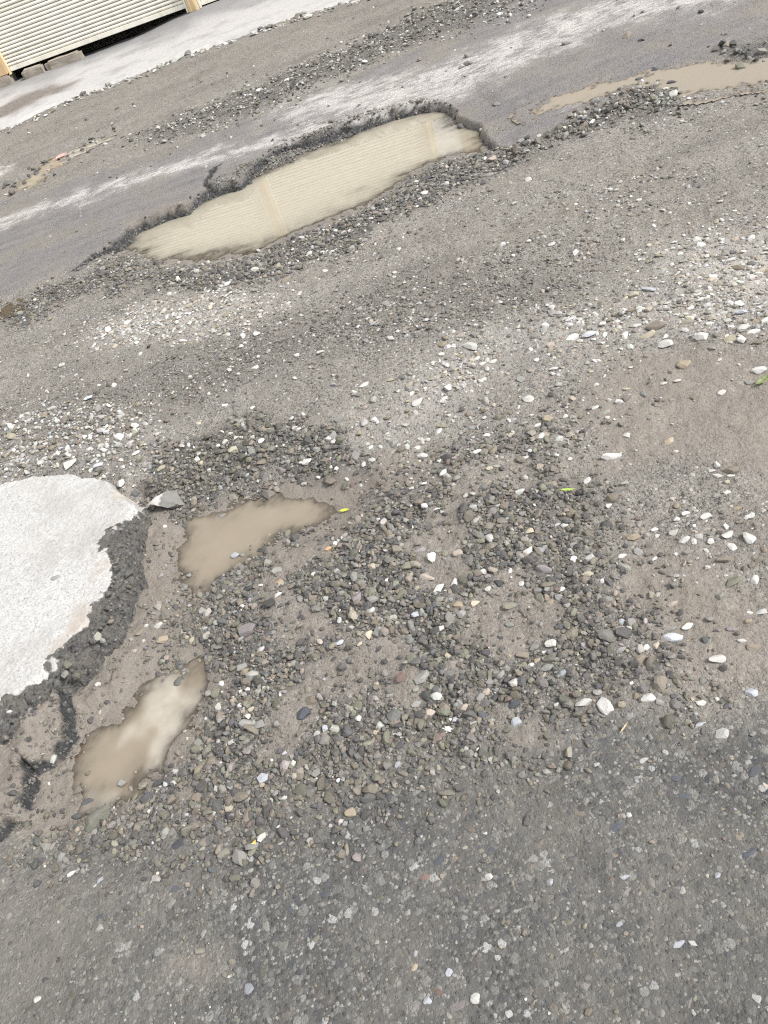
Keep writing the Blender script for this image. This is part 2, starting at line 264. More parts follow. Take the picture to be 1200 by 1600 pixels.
(0.298,1.499,0.0315,0.0166,0.0103,'W','gravel','second white stone left of the small green leaf'),
(0.230,1.519,0.0247,0.0234,0.0145,'W','gravel','white stone above and right of the long pinkish stone'),
(0.335,1.374,0.0301,0.0172,0.0107,'C','gravel','long cream stone above the broad mauve stone'),
(0.306,1.317,0.0328,0.0198,0.0123,'W','gravel','white stone above and left of the broad mauve stone'),
(0.347,1.314,0.0246,0.0152,0.0094,'G','gravel','grey stone above the broad mauve stone'),
(0.142,1.383,0.0336,0.0203,0.0126,'P','gravel','pinkish stone above and right of the long pinkish stone'),
(0.053,1.452,0.0327,0.0194,0.0120,'M','gravel','mauve grey stone above the long pinkish stone'),
(0.198,1.362,0.0250,0.0171,0.0106,'N','gravel','brown grey stone above the cream oval stone'),
(0.178,1.302,0.0228,0.0196,0.0122,'W','gravel','white stone above the cream oval stone'),
(0.241,1.280,0.0210,0.0134,0.0083,'W','gravel','white stone left of the broad mauve stone'),
(0.316,1.244,0.0447,0.0294,0.0182,'M','gravel','broad mauve grey stone in the upper right of the dark gravel'),
(0.251,1.228,0.0159,0.0175,0.0098,'W','gravel','white stone below and left of the broad mauve stone'),
(0.333,1.176,0.0264,0.0132,0.0082,'W','gravel','long white stone below and right of the broad mauve stone'),
(0.042,1.356,0.0432,0.0216,0.0134,'P','gravel','long pinkish white stone in the dark gravel'),
(0.058,1.306,0.0343,0.0226,0.0140,'W','gravel','white stone below and right of the long pinkish stone'),
(0.099,1.304,0.0343,0.0181,0.0112,'W','gravel','long white stone right of the long pinkish stone'),
(0.171,1.243,0.0191,0.0205,0.0119,'W','gravel','white stone above and right of the cream oval stone'),
(0.123,1.218,0.0347,0.0188,0.0117,'C','gravel','cream oval stone in the middle of the dark gravel'),
(-0.019,1.255,0.0304,0.0206,0.0128,'B','gravel','bluish white stone below the long pinkish stone'),
(0.026,1.185,0.0249,0.0171,0.0106,'W','gravel','white stone below and left of the cream oval stone'),
(0.085,1.231,0.0286,0.0233,0.0144,'T','gravel','tan stone left of the cream oval stone'),
(0.084,1.199,0.0251,0.0215,0.0133,'G','gravel','grey stone below and left of the cream oval stone'),
(0.291,1.145,0.0245,0.0168,0.0104,'T','gravel','tan stone below the broad mauve stone'),
(0.315,1.154,0.0231,0.0197,0.0122,'G','gravel','closest grey stone below and right of the broad mauve stone'),
(0.322,1.118,0.0197,0.0180,0.0112,'G','gravel','second grey stone below and right of the broad mauve stone'),
(0.397,1.250,0.0240,0.0163,0.0101,'W','gravel','white stone above and right of the broad mauve stone'),
(0.409,1.374,0.0201,0.0100,0.0062,'W','gravel','small long white stone below the small green leaf'),
(0.114,1.252,0.0160,0.0132,0.0082,'G','gravel','small grey stone above and left of the cream oval stone'),
(0.201,1.250,0.0272,0.0221,0.0137,'D','gravel','dark stone above and right of the cream oval stone'),
(0.181,1.284,0.0227,0.0164,0.0102,'M','gravel','mauve grey stone above and right of the cream oval stone'),
(0.242,1.032,0.0278,0.0238,0.0148,'W','gravel','third white stone above and right of the blocky white stone'),
(0.223,1.020,0.0160,0.0092,0.0057,'W','gravel','second white stone above and right of the blocky white stone'),
(0.131,0.970,0.0314,0.0257,0.0159,'W','gravel','blocky white stone at the lower right of the dark gravel'),
(0.097,0.882,0.0247,0.0246,0.0153,'B','gravel','bluish white stone below the blocky white stone'),
(-0.044,1.017,0.0247,0.0263,0.0153,'W','gravel','white stone below and right of the widest sunk grey stone'),
(-0.092,1.019,0.0262,0.0171,0.0106,'G','gravel','grey stone below the widest sunk grey stone'),
(-0.070,0.989,0.0259,0.0207,0.0129,'P','gravel','pinkish cream stone just below a pale blocky stone in the gravel'),
(-0.022,0.952,0.0198,0.0153,0.0095,'B','gravel','bluish white stone below and right of the widest sunk grey stone'),
(0.007,0.970,0.0228,0.0141,0.0088,'P','gravel','pinkish stone below and right of the widest sunk grey stone'),
(0.012,0.921,0.0182,0.0113,0.0070,'G','gravel','grey stone below and left of the blocky white stone'),
(-0.172,0.889,0.0234,0.0136,0.0084,'B','asphalt','bluish white stone below the widest sunk grey stone'),
(-0.091,0.847,0.0149,0.0169,0.0092,'C','asphalt','tall cream stone below the widest sunk grey stone'),
(0.016,1.106,0.0211,0.0164,0.0102,'C','gravel','cream stone above and right of the widest sunk grey stone'),
(0.066,0.982,0.0186,0.0155,0.0096,'P','gravel','pinkish stone left of the blocky white stone'),
(0.083,1.002,0.0217,0.0156,0.0097,'G','gravel','grey stone left of the blocky white stone'),
(0.182,1.001,0.0173,0.0117,0.0073,'W','gravel','closest white stone above and right of the blocky white stone'),
(0.198,1.005,0.0217,0.0131,0.0081,'T','gravel','tan stone above and right of the blocky white stone'),
(0.174,1.034,0.0322,0.0225,0.0140,'N','gravel','brown grey stone above the blocky white stone'),
(0.207,1.039,0.0264,0.0186,0.0115,'G','gravel','second grey stone above and right of the blocky white stone'),
(-0.031,1.138,0.0214,0.0125,0.0078,'G','gravel','grey stone above the widest sunk grey stone'),
(0.236,0.948,0.0254,0.0165,0.0103,'B','gravel','bluish white stone right of the blocky white stone'),
(0.208,0.976,0.0400,0.0200,0.0124,'G','gravel','closest grey stone above and right of the blocky white stone'),
(0.129,1.015,0.0233,0.0158,0.0098,'G','gravel','grey stone above and left of the blocky white stone'),
(-0.154,0.933,0.0253,0.0151,0.0094,'D','gravel','dark stone below the widest sunk grey stone'),
(-0.059,1.076,0.0537,0.0268,0.0166,'G','gravel','widest grey stone, flat and sunk in the gravel'),
(-0.106,1.099,0.0301,0.0246,0.0153,'R','gravel','reddish stone left of the widest sunk grey stone'),
(0.078,0.964,0.0213,0.0154,0.0095,'D','gravel','dark stone below and left of the blocky white stone'),
(0.113,0.925,0.0308,0.0176,0.0109,'S','gravel','slate blue stone below the blocky white stone'),
(-0.457,1.434,0.0514,0.0404,0.0250,'M','gravel','mauve grey heart shaped stone, largest in the gravel near the puddles'),
(-0.491,1.339,0.0364,0.0232,0.0144,'G','gravel','closest grey stone below the heart shaped mauve stone'),
(-0.462,1.289,0.0422,0.0302,0.0187,'G','gravel','second grey stone below the heart shaped mauve stone'),
(-0.498,1.144,0.0383,0.0310,0.0192,'G','gravel','smooth grey stone left of the speckled one in the front gravel'),
(-0.461,1.126,0.0335,0.0223,0.0138,'G','gravel','speckled grey oval stone in the front gravel'),
(-0.323,1.133,0.0382,0.0279,0.0173,'N','gravel','brown grey stone above and right of the dark blue grey stone'),
(-0.349,1.103,0.0362,0.0357,0.0222,'S','gravel','dark blue grey stone below a brown grey stone in the gravel'),
(-0.535,1.113,0.0242,0.0125,0.0078,'W','gravel','long white stone below and left of the speckled grey stone'),
(-0.371,1.209,0.0236,0.0188,0.0117,'O','gravel','olive grey stone above and left of the dark blue grey stone'),
(-0.146,1.249,0.0224,0.0264,0.0139,'C','gravel','closest cream stone above and left of the widest sunk grey stone'),
(-0.174,1.233,0.0191,0.0117,0.0072,'C','gravel','second cream stone above and left of the widest sunk grey stone'),
(-0.224,1.268,0.0258,0.0163,0.0101,'B','gravel','bluish white stone above and right of the dark blue grey stone'),
(-0.184,1.298,0.0195,0.0196,0.0121,'W','gravel','white stone above and left of the widest sunk grey stone'),
(-0.209,1.338,0.0132,0.0198,0.0082,'W','gravel','small tall white stone below and right of the orange chip'),
(-0.229,1.430,0.0171,0.0176,0.0106,'W','gravel','white stone right of the orange chip'),
(-0.148,1.376,0.0302,0.0250,0.0155,'M','gravel','mauve grey stone left of the long pinkish stone'),
(-0.111,1.354,0.0316,0.0278,0.0172,'G','gravel','grey stone left of the long pinkish stone'),
(-0.084,1.473,0.0243,0.0261,0.0151,'C','gravel','cream stone left of the long pinkish stone'),
(-0.578,1.514,0.0211,0.0151,0.0094,'W','gravel','small white stone left of the heart shaped mauve stone'),
(-0.589,1.599,0.0326,0.0280,0.0174,'G','gravel','grey stone above and right of the tan brown stone on the mud'),
(-0.543,1.514,0.0229,0.0218,0.0135,'G','gravel','grey stone left of the heart shaped mauve stone'),
(-0.504,1.261,0.0161,0.0134,0.0083,'W','gravel','small white stone above and left of the speckled grey stone'),
(-0.484,1.254,0.0160,0.0134,0.0083,'W','gravel','small white stone above the speckled grey stone'),
(-0.576,1.301,0.0293,0.0244,0.0151,'O','gravel','olive grey stone above and left of the speckled grey stone'),
(-0.454,1.228,0.0222,0.0190,0.0118,'G','gravel','grey stone above the speckled grey stone'),
(-0.477,1.182,0.0249,0.0129,0.0080,'C','gravel','long cream stone above and left of the speckled grey stone'),
(-0.227,1.036,0.0191,0.0173,0.0107,'W','gravel','white stone right of the dark blue grey stone'),
(-0.307,1.040,0.0191,0.0173,0.0107,'B','gravel','bluish white stone below and right of the dark blue grey stone'),
(-0.200,0.989,0.0173,0.0156,0.0096,'T','gravel','tan stone below and left of the widest sunk grey stone'),
(-0.352,1.502,0.0245,0.0149,0.0093,'W','gravel','white stone below the orange chip'),
(-0.345,1.561,0.0268,0.0137,0.0085,'Y','gravel','orange stone chip in the gravel beside the middle puddle'),
(-0.189,1.616,0.0274,0.0140,0.0087,'Y','gravel','orange stone chip on the mud at the end of the middle puddle'),
(-0.348,1.616,0.0310,0.0280,0.0174,'G','gravel','grey stone above the orange chip'),
(-0.261,1.447,0.0241,0.0226,0.0140,'N','gravel','brown grey stone below and right of the orange chip'),
(-0.782,1.116,0.0334,0.0197,0.0122,'O','hole','olive grey stone right of the near puddle stone'),
(-0.745,1.107,0.0332,0.0182,0.0113,'D','hole','long dark stone right of the near puddle stone'),
(-0.770,1.075,0.0358,0.0248,0.0154,'D','hole','dark stone below and right of the near puddle stone'),
(-0.928,1.135,0.0336,0.0201,0.0125,'D','hole','dark stone above and left of the long dark shard'),
(-0.838,1.148,0.0246,0.0215,0.0134,'G','hole','pale grey stone breaking the surface of the near puddle'),
(-0.709,1.539,0.0391,0.0274,0.0170,'T','hole','tan brown stone on the mud between slab and gravel'),
(-0.717,1.596,0.0326,0.0193,0.0120,'W','hole','long white stone above the tan brown stone on the mud'),
(-0.774,1.600,0.0363,0.0181,0.0112,'N','hole','long brown grey stone left of the tan brown stone on the mud'),
(-0.793,1.535,0.0231,0.0120,0.0074,'P','hole','small long pinkish stone below and left of the tan brown stone on the mud'),
(-0.757,1.512,0.0211,0.0153,0.0095,'N','hole','small brown grey stone below and left of the tan brown stone on the mud'),
(-0.877,1.404,0.0203,0.0146,0.0091,'D','hole','small dark stone above the near puddle stone'),
(-1.006,1.876,0.0297,0.0201,0.0125,'G','hole','small grey stone lying on the white broken slab'),
(-0.470,1.782,0.0289,0.0208,0.0129,'B','hole','bluish stone poking out of the middle puddle'),
(-0.495,1.993,0.0452,0.0226,0.0140,'G','hole','flat grey stone at the upper rim of the middle puddle'),
(-1.009,2.499,0.0663,0.0410,0.0254,'W','rubble','long white stone above and left of the top edge of the white slab'),
(-0.869,2.492,0.0331,0.0229,0.0142,'W','rubble','third white stone above and right of the top edge of the white slab'),
(-0.911,2.462,0.0328,0.0252,0.0156,'W','rubble','closest white stone above and right of the top edge of the white slab'),
(-0.892,2.414,0.0417,0.0297,0.0184,'B','rubble','bluish white stone right of the top edge of the white slab'),
(-0.817,2.294,0.0314,0.0377,0.0194,'W','rubble','second white stone right of the top edge of the white slab'),
(-0.805,2.395,0.0184,0.0171,0.0106,'W','rubble','third white stone right of the top edge of the white slab'),
(-0.800,2.357,0.0205,0.0169,0.0105,'W','rubble','closest white stone above and left of the rock with the white end'),
(-0.925,2.419,0.0232,0.0198,0.0123,'W','rubble','closest white stone right of the top edge of the white slab'),
(-0.935,2.555,0.0336,0.0235,0.0146,'W','rubble','second white stone above and right of the top edge of the white slab'),
(-0.748,2.407,0.0370,0.0196,0.0122,'W','rubble','second white stone above and left of the rock with the white end'),
(-0.767,2.477,0.0329,0.0202,0.0125,'W','rubble','third white stone above and left of the rock with the white end'),
(-0.665,2.291,0.0381,0.0234,0.0145,'C','rubble','long cream stone above the rock with the white end'),
(-0.021,2.189,0.0457,0.0334,0.0207,'G','bank','rounded grey stone with dark underside alone on the middle dirt'),
(-0.176,2.056,0.0356,0.0316,0.0196,'W','bank','second white stone below and left of the lone rounded grey stone'),
(-0.131,2.082,0.0253,0.0277,0.0157,'G','bank','closest grey stone below and left of the lone rounded grey stone'),
(-0.235,2.094,0.0275,0.0193,0.0120,'G','bank','second grey stone below and left of the lone rounded grey stone'),
(-0.267,2.266,0.0267,0.0184,0.0114,'W','bank','second white stone left of the lone rounded grey stone'),
(-0.301,2.228,0.0286,0.0227,0.0140,'W','bank','third white stone left of the lone rounded grey stone'),
(-0.425,2.290,0.0269,0.0209,0.0130,'W','bank','third white stone above and right of the rock with the white end'),
(-0.533,2.261,0.0222,0.0300,0.0138,'W','bank','closest white stone above and right of the rock with the white end'),
(-0.084,2.112,0.0255,0.0216,0.0134,'W','bank','closest white stone below and left of the lone rounded grey stone'),
(0.083,2.121,0.0256,0.0238,0.0148,'W','bank','closest white stone right of the lone rounded grey stone'),
(-0.004,1.920,0.0181,0.0271,0.0112,'W','bank','tall white stone above and right of the bright yellow green leaf'),
(0.097,2.310,0.0450,0.0257,0.0159,'W','left','second white stone above and right of the lone rounded grey stone'),
(0.056,2.300,0.0269,0.0209,0.0130,'W','left','closest white stone above and right of the lone rounded grey stone'),
(-0.180,2.289,0.0201,0.0255,0.0125,'W','bank','closest white stone left of the lone rounded grey stone'),
(-0.320,2.140,0.0365,0.0306,0.0190,'N','bank','brown grey stone below and left of the lone rounded grey stone'),
(-0.262,2.067,0.0294,0.0276,0.0171,'M','bank','mauve grey stone above and left of the bright yellow green leaf'),
(-0.115,2.016,0.0310,0.0249,0.0154,'N','bank','brown grey stone below the lone rounded grey stone'),
(-0.456,2.286,0.0224,0.0163,0.0101,'W','bank','second white stone above and right of the rock with the white end'),
(-0.514,2.483,0.0212,0.0251,0.0131,'C','bank','small cream stone above and right of the rock with the white end'),
(-0.386,2.292,0.0246,0.0186,0.0115,'W','bank','fourth white stone above and right of the rock with the white end'),
(-0.307,2.442,0.0256,0.0172,0.0107,'W','bank','fourth white stone left of the lone rounded grey stone'),
(-0.408,2.535,0.0287,0.0204,0.0127,'W','left','fifth white stone above and right of the rock with the white end'),
(-0.149,3.563,0.0453,0.0356,0.0221,'W','left','closest white stone below and left of the lower rim of the long puddle'),
(0.120,3.542,0.0331,0.0283,0.0175,'W','left','small white stone right of the lower rim of the long puddle'),
(-0.288,3.510,0.0448,0.0281,0.0174,'W','left','second white stone below and left of the lower rim of the long puddle'),
(-0.030,3.357,0.0521,0.0335,0.0208,'T','left','long tan stone below and right of the lower rim of the long puddle'),
(-0.221,2.975,0.0319,0.0297,0.0184,'W','left','closest white stone below the lower rim of the long puddle'),
(-0.279,2.987,0.0267,0.0268,0.0165,'W','left','second white stone below the lower rim of the long puddle'),
(-0.298,2.921,0.0263,0.0263,0.0163,'W','left','third white stone below the lower rim of the long puddle'),
(-0.001,2.655,0.0369,0.0266,0.0165,'W','left','white stone above the lone rounded grey stone'),
(-0.260,2.719,0.0375,0.0218,0.0135,'W','left','second white stone above and left of the lone rounded grey stone'),
(-0.093,2.690,0.0273,0.0242,0.0150,'W','left','closest white stone above and left of the lone rounded grey stone'),
(-1.121,3.394,0.0292,0.0310,0.0181,'W','left','small white stone above the top edge of the white slab'),
(-0.798,3.569,0.0393,0.0359,0.0223,'W','left','fourth white stone below and left of the lower rim of the long puddle'),
(-0.542,3.388,0.0408,0.0271,0.0168,'W','left','third white stone below and left of the lower rim of the long puddle'),
(0.809,3.870,0.0706,0.0353,0.0219,'D','long','dark stone with a flat top at the lower rim of the long puddle'),
(0.744,3.683,0.0433,0.0296,0.0184,'W','long','long white stone below and left of the right tip of the long puddle'),
(1.318,3.868,0.0353,0.0473,0.0219,'G','long','closest grey stone above and right of the right tip of the long puddle'),
(1.350,3.861,0.0320,0.0354,0.0199,'D','long','closest dark stone above and right of the right tip of the long puddle'),
(1.338,3.817,0.0286,0.0311,0.0177,'G','long','second grey stone above and right of the right tip of the long puddle'),
(1.405,3.845,0.0255,0.0314,0.0158,'W','long','small white stone above and right of the right tip of the long puddle'),
(1.130,3.772,0.0630,0.0497,0.0308,'P','long','pinkish tan stone at the right tip of the long puddle'),
(1.164,3.685,0.0371,0.0336,0.0209,'G','long','small grey stone right of the right tip of the long puddle'),
(1.166,3.399,0.0321,0.0310,0.0192,'W','long','closest white stone below and right of the right tip of the long puddle'),
(1.020,3.207,0.0336,0.0227,0.0141,'W','long','second white stone below and right of the right tip of the long puddle'),
(1.007,2.776,0.0330,0.0226,0.0140,'W','middle','small long white stone above the cracked pale pair'),
(1.060,3.627,0.0490,0.0330,0.0205,'G','long','long grey stone below the right tip of the long puddle'),
(2.058,4.076,0.0500,0.0381,0.0236,'D','far','second dark stone above and right of the right tip of the long puddle'),
(2.173,4.116,0.0470,0.0386,0.0240,'D','far','third dark stone above and right of the right tip of the long puddle'),
(2.136,3.876,0.0546,0.0445,0.0276,'D','far','fourth dark stone above and right of the right tip of the long puddle'),
(2.610,4.185,0.0340,0.0487,0.0211,'G','far','grey stone above the bluish stone at the pale patch'),
(2.756,4.662,0.0333,0.0494,0.0206,'D','far','fifth dark stone above and right of the right tip of the long puddle'),
(-0.154,0.667,0.0347,0.0222,0.0138,'S','asphalt','dark blue slab like stone in the middle of the front asphalt'),
(-0.183,0.647,0.0246,0.0198,0.0123,'R','asphalt','reddish stone below and left of the dark blue slab like stone'),
(-0.090,0.671,0.0249,0.0133,0.0083,'C','asphalt','long cream stone above and right of the dark blue slab like stone'),
(-0.068,0.605,0.0168,0.0151,0.0094,'W','asphalt','white stone right of the dark blue slab like stone'),
(0.034,0.555,0.0141,0.0137,0.0085,'B','asphalt','bluish white stone right of the dark blue slab like stone'),
(-0.158,0.425,0.0207,0.0178,0.0111,'W','asphalt','square white stone at the bottom of the front asphalt'),
(-0.111,0.386,0.0171,0.0156,0.0097,'W','asphalt','white stone below and right of the square white stone at the bottom'),
(-0.216,0.457,0.0289,0.0171,0.0106,'R','asphalt','reddish stone left of the square white stone at the bottom'),
(-0.190,0.425,0.0327,0.0237,0.0147,'M','asphalt','mauve grey stone left of the square white stone at the bottom'),
(-0.188,0.477,0.0157,0.0162,0.0098,'B','asphalt','closest bluish white stone above and left of the square white stone at the bottom'),
(0.053,0.523,0.0207,0.0145,0.0090,'D','asphalt','dark stone left of the bright chip and bluish stone pair'),
(-0.045,0.646,0.0221,0.0198,0.0123,'S','asphalt','slate blue stone right of the dark blue slab like stone'),
(-0.009,0.542,0.0116,0.0147,0.0072,'G','asphalt','tall grey stone right of the dark blue slab like stone'),
(-0.040,0.529,0.0185,0.0092,0.0057,'G','asphalt','second grey stone below and right of the dark blue slab like stone'),
(-0.238,0.526,0.0115,0.0114,0.0071,'B','asphalt','second bluish white stone above and left of the square white stone at the bottom'),
(-0.111,0.555,0.0117,0.0105,0.0065,'G','asphalt','closest grey stone below and right of the dark blue slab like stone'),
(-0.239,0.448,0.0155,0.0140,0.0087,'B','asphalt','bluish white stone left of the square white stone at the bottom'),
(-0.168,0.490,0.0113,0.0123,0.0070,'G','asphalt','grey stone above and left of the square white stone at the bottom'),
(-0.244,0.505,0.0205,0.0185,0.0114,'T','asphalt','tan stone above and left of the square white stone at the bottom'),
(0.161,0.517,0.0195,0.0098,0.0060,'B','asphalt','long bluish white stone above and left of the bright chip and bluish stone pair'),
(0.307,0.463,0.0145,0.0120,0.0075,'B','asphalt','bluish white stone above and right of the bright chip and bluish stone pair'),
(0.240,0.464,0.0156,0.0161,0.0097,'G','asphalt','grey stone above the bright chip and bluish stone pair'),
(0.118,0.450,0.0155,0.0100,0.0062,'B','asphalt','bluish white stone left of the bright chip and bluish stone pair'),
(0.193,0.390,0.0225,0.0112,0.0070,'B','asphalt','long bluish grey stone beside a bright white chip on the front asphalt'),
(0.214,0.383,0.0149,0.0107,0.0066,'W','asphalt','bright white chip beside a long bluish grey stone'),
(0.125,0.346,0.0167,0.0115,0.0071,'G','asphalt','grey stone below and left of the bright chip and bluish stone pair'),
(0.170,0.348,0.0125,0.0134,0.0078,'G','asphalt','closest grey stone below the bright chip and bluish stone pair'),
(0.261,0.283,0.0201,0.0165,0.0103,'G','asphalt','grey stone below and right of the bright chip and bluish stone pair'),
(0.166,0.297,0.0101,0.0121,0.0063,'G','asphalt','second grey stone below the bright chip and bluish stone pair'),
(0.372,0.481,0.0428,0.0214,0.0133,'S','asphalt','long slate blue stone above and right of the bright chip and bluish stone pair'),
(0.058,0.433,0.0121,0.0130,0.0075,'G','asphalt','grey stone left of the bright chip and bluish stone pair'),
(0.179,0.311,0.0123,0.0094,0.0058,'O','asphalt','olive grey stone below the bright chip and bluish stone pair'),
(-0.555,0.576,0.0284,0.0212,0.0131,'B','asphalt','bluish white stone alone on the front asphalt at lower left'),
(-0.973,0.733,0.0231,0.0115,0.0071,'D','asphalt','long dark stone below the long dark shard'),
(-0.986,0.702,0.0177,0.0139,0.0086,'W','asphalt','white stone below the long dark shard'),
(-0.677,0.906,0.0610,0.0305,0.0189,'S','asphalt','long slate blue stone left of the crumpled yellow leaf'),
(-0.601,0.688,0.0326,0.0270,0.0167,'D','asphalt','dark stone above and left of the lone bluish stone at lower left'),
(-0.682,0.813,0.0319,0.0160,0.0099,'S','asphalt','long slate blue stone below and left of the crumpled yellow leaf'),
(-0.858,0.814,0.0266,0.0146,0.0090,'S','asphalt','long slate blue stone below the long dark shard'),
(-0.297,0.826,0.0348,0.0240,0.0149,'T','gravel','tan stone above and left of the dark blue slab like stone'),
(-0.385,0.680,0.0225,0.0335,0.0139,'S','asphalt','second slate blue stone below and right of the crumpled yellow leaf'),
(-0.454,0.680,0.0250,0.0223,0.0139,'S','asphalt','closest slate blue stone below and right of the crumpled yellow leaf'),
(-0.493,0.643,0.0294,0.0154,0.0095,'D','asphalt','long dark stone above and right of the lone bluish stone at lower left'),
(-0.863,0.898,0.0193,0.0102,0.0063,'B','asphalt','long bluish white stone below the long dark shard'),
(-0.525,0.788,0.0184,0.0165,0.0103,'G','asphalt','grey stone below the crumpled yellow leaf'),
(-0.345,0.632,0.0146,0.0174,0.0091,'G','asphalt','tall grey stone below and left of the dark blue slab like stone')]
A['leaf_big']=(1.132,1.592)
A['leaf_bright']=(-0.109,1.779)
A['leaf_small']=(0.485,1.470)
A['leaf_yellow']=(-0.508,0.837)
A['straw']=(0.294,0.778)
A['chunk']=(-0.677,2.161)
A['shard']=(-0.893,1.072)
A['reflection_spot']=(-1.377,7.116)
A['bare_one']=(-0.242,1.193)
A['bare_two']=(0.111,1.397)
A['bare_three']=(0.200,1.164)
A['bare_four']=(-0.308,1.388)
A['bare_five']=(-0.389,1.116)

BARE = [(A[k][0], A[k][1], c) for k, c in (('bare_one', .10), ('bare_two', .11), ('bare_three', .13), ('bare_four', .07), ('bare_five', .10))]
# ------------------------------------------------------------------ noise and distance helpers
def _hash(ix, iy, seed):
    h = (ix.astype(np.uint32) * np.uint32(374761393) + iy.astype(np.uint32) * np.uint32(668265263)
         + np.uint32((seed * 2246822519) & 0xffffffff))
    h = (h ^ (h >> np.uint32(13))) * np.uint32(1274126177)
    return h ^ (h >> np.uint32(16))

def perlin(x, y, seed=0):
    xf, yf = np.floor(x), np.floor(y)
    ix, iy = xf.astype(np.int64), yf.astype(np.int64)
    fx, fy = x - xf, y - yf
    u = fx * fx * fx * (fx * (fx * 6 - 15) + 10)
    v = fy * fy * fy * (fy * (fy * 6 - 15) + 10)
    def g(dx, dy):
        a = _hash(ix + dx, iy + dy, seed).astype(np.float64) * (2 * math.pi / 4294967296.0)
        return np.cos(a) * (fx - dx) + np.sin(a) * (fy - dy)
    a, b, c, d = g(0, 0), g(1, 0), g(0, 1), g(1, 1)
    return 1.5 * ((a + u * (b - a)) + v * ((c + u * (d - c)) - (a + u * (b - a))))

def fbm(x, y, freq, octaves=4, gain=0.5, seed=0):
    t, amp = np.zeros_like(x), 1.0
    for k in range(octaves):
        t += amp * perlin(x * freq, y * freq, seed + 17 * k)
        freq *= 2.03
        amp *= gain
    return t

def sstep(a, b, x):
    t = np.clip((x - a) / (b - a), 0, 1)
    return t * t * (3 - 2 * t)

def seg_dist(x, y, pts, closed):
    d2 = np.full_like(x, 1e9)
    n = len(pts)
    inside = np.zeros(x.shape, bool)
    for i in range(n if closed else n - 1):
        ax, ay = pts[i]
        bx, by = pts[(i + 1) % n]
        ex, ey = bx - ax, by - ay
        t = np.clip(((x - ax) * ex + (y - ay) * ey) / (ex * ex + ey * ey + 1e-12), 0, 1)
        d2 = np.minimum(d2, (x - ax - t * ex) ** 2 + (y - ay - t * ey) ** 2)
        if closed and abs(ey) > 1e-12:
            c = ((ay > y) != (by > y)) & (x < ex * (y - ay) / ey + ax)
            inside ^= c
    d = np.sqrt(d2)
    return np.where(inside, -d, d) if closed else d

def sdf(x, y, pts, closed=True, margin=0.7):
    """signed distance to an outline (negative inside); far points keep the margin"""
    a = np.array(pts)
    m = ((x > a[:, 0].min() - margin) & (x < a[:, 0].max() + margin)
         & (y > a[:, 1].min() - margin) & (y < a[:, 1].max() + margin))
    out = np.full(x.shape, margin)
    if m.any():
        out[m] = np.minimum(seg_dist(x[m], y[m], pts, closed), margin)
    return out

PUDDLES = [('puddle_near', -.048, .10), ('puddle_mid', -.048, .08), ('puddle_long', -.048, .16),
           ('puddle_right', .0, .03), ('puddle_shop', -.008, .05), ('puddle_blue', -.01, .05)]

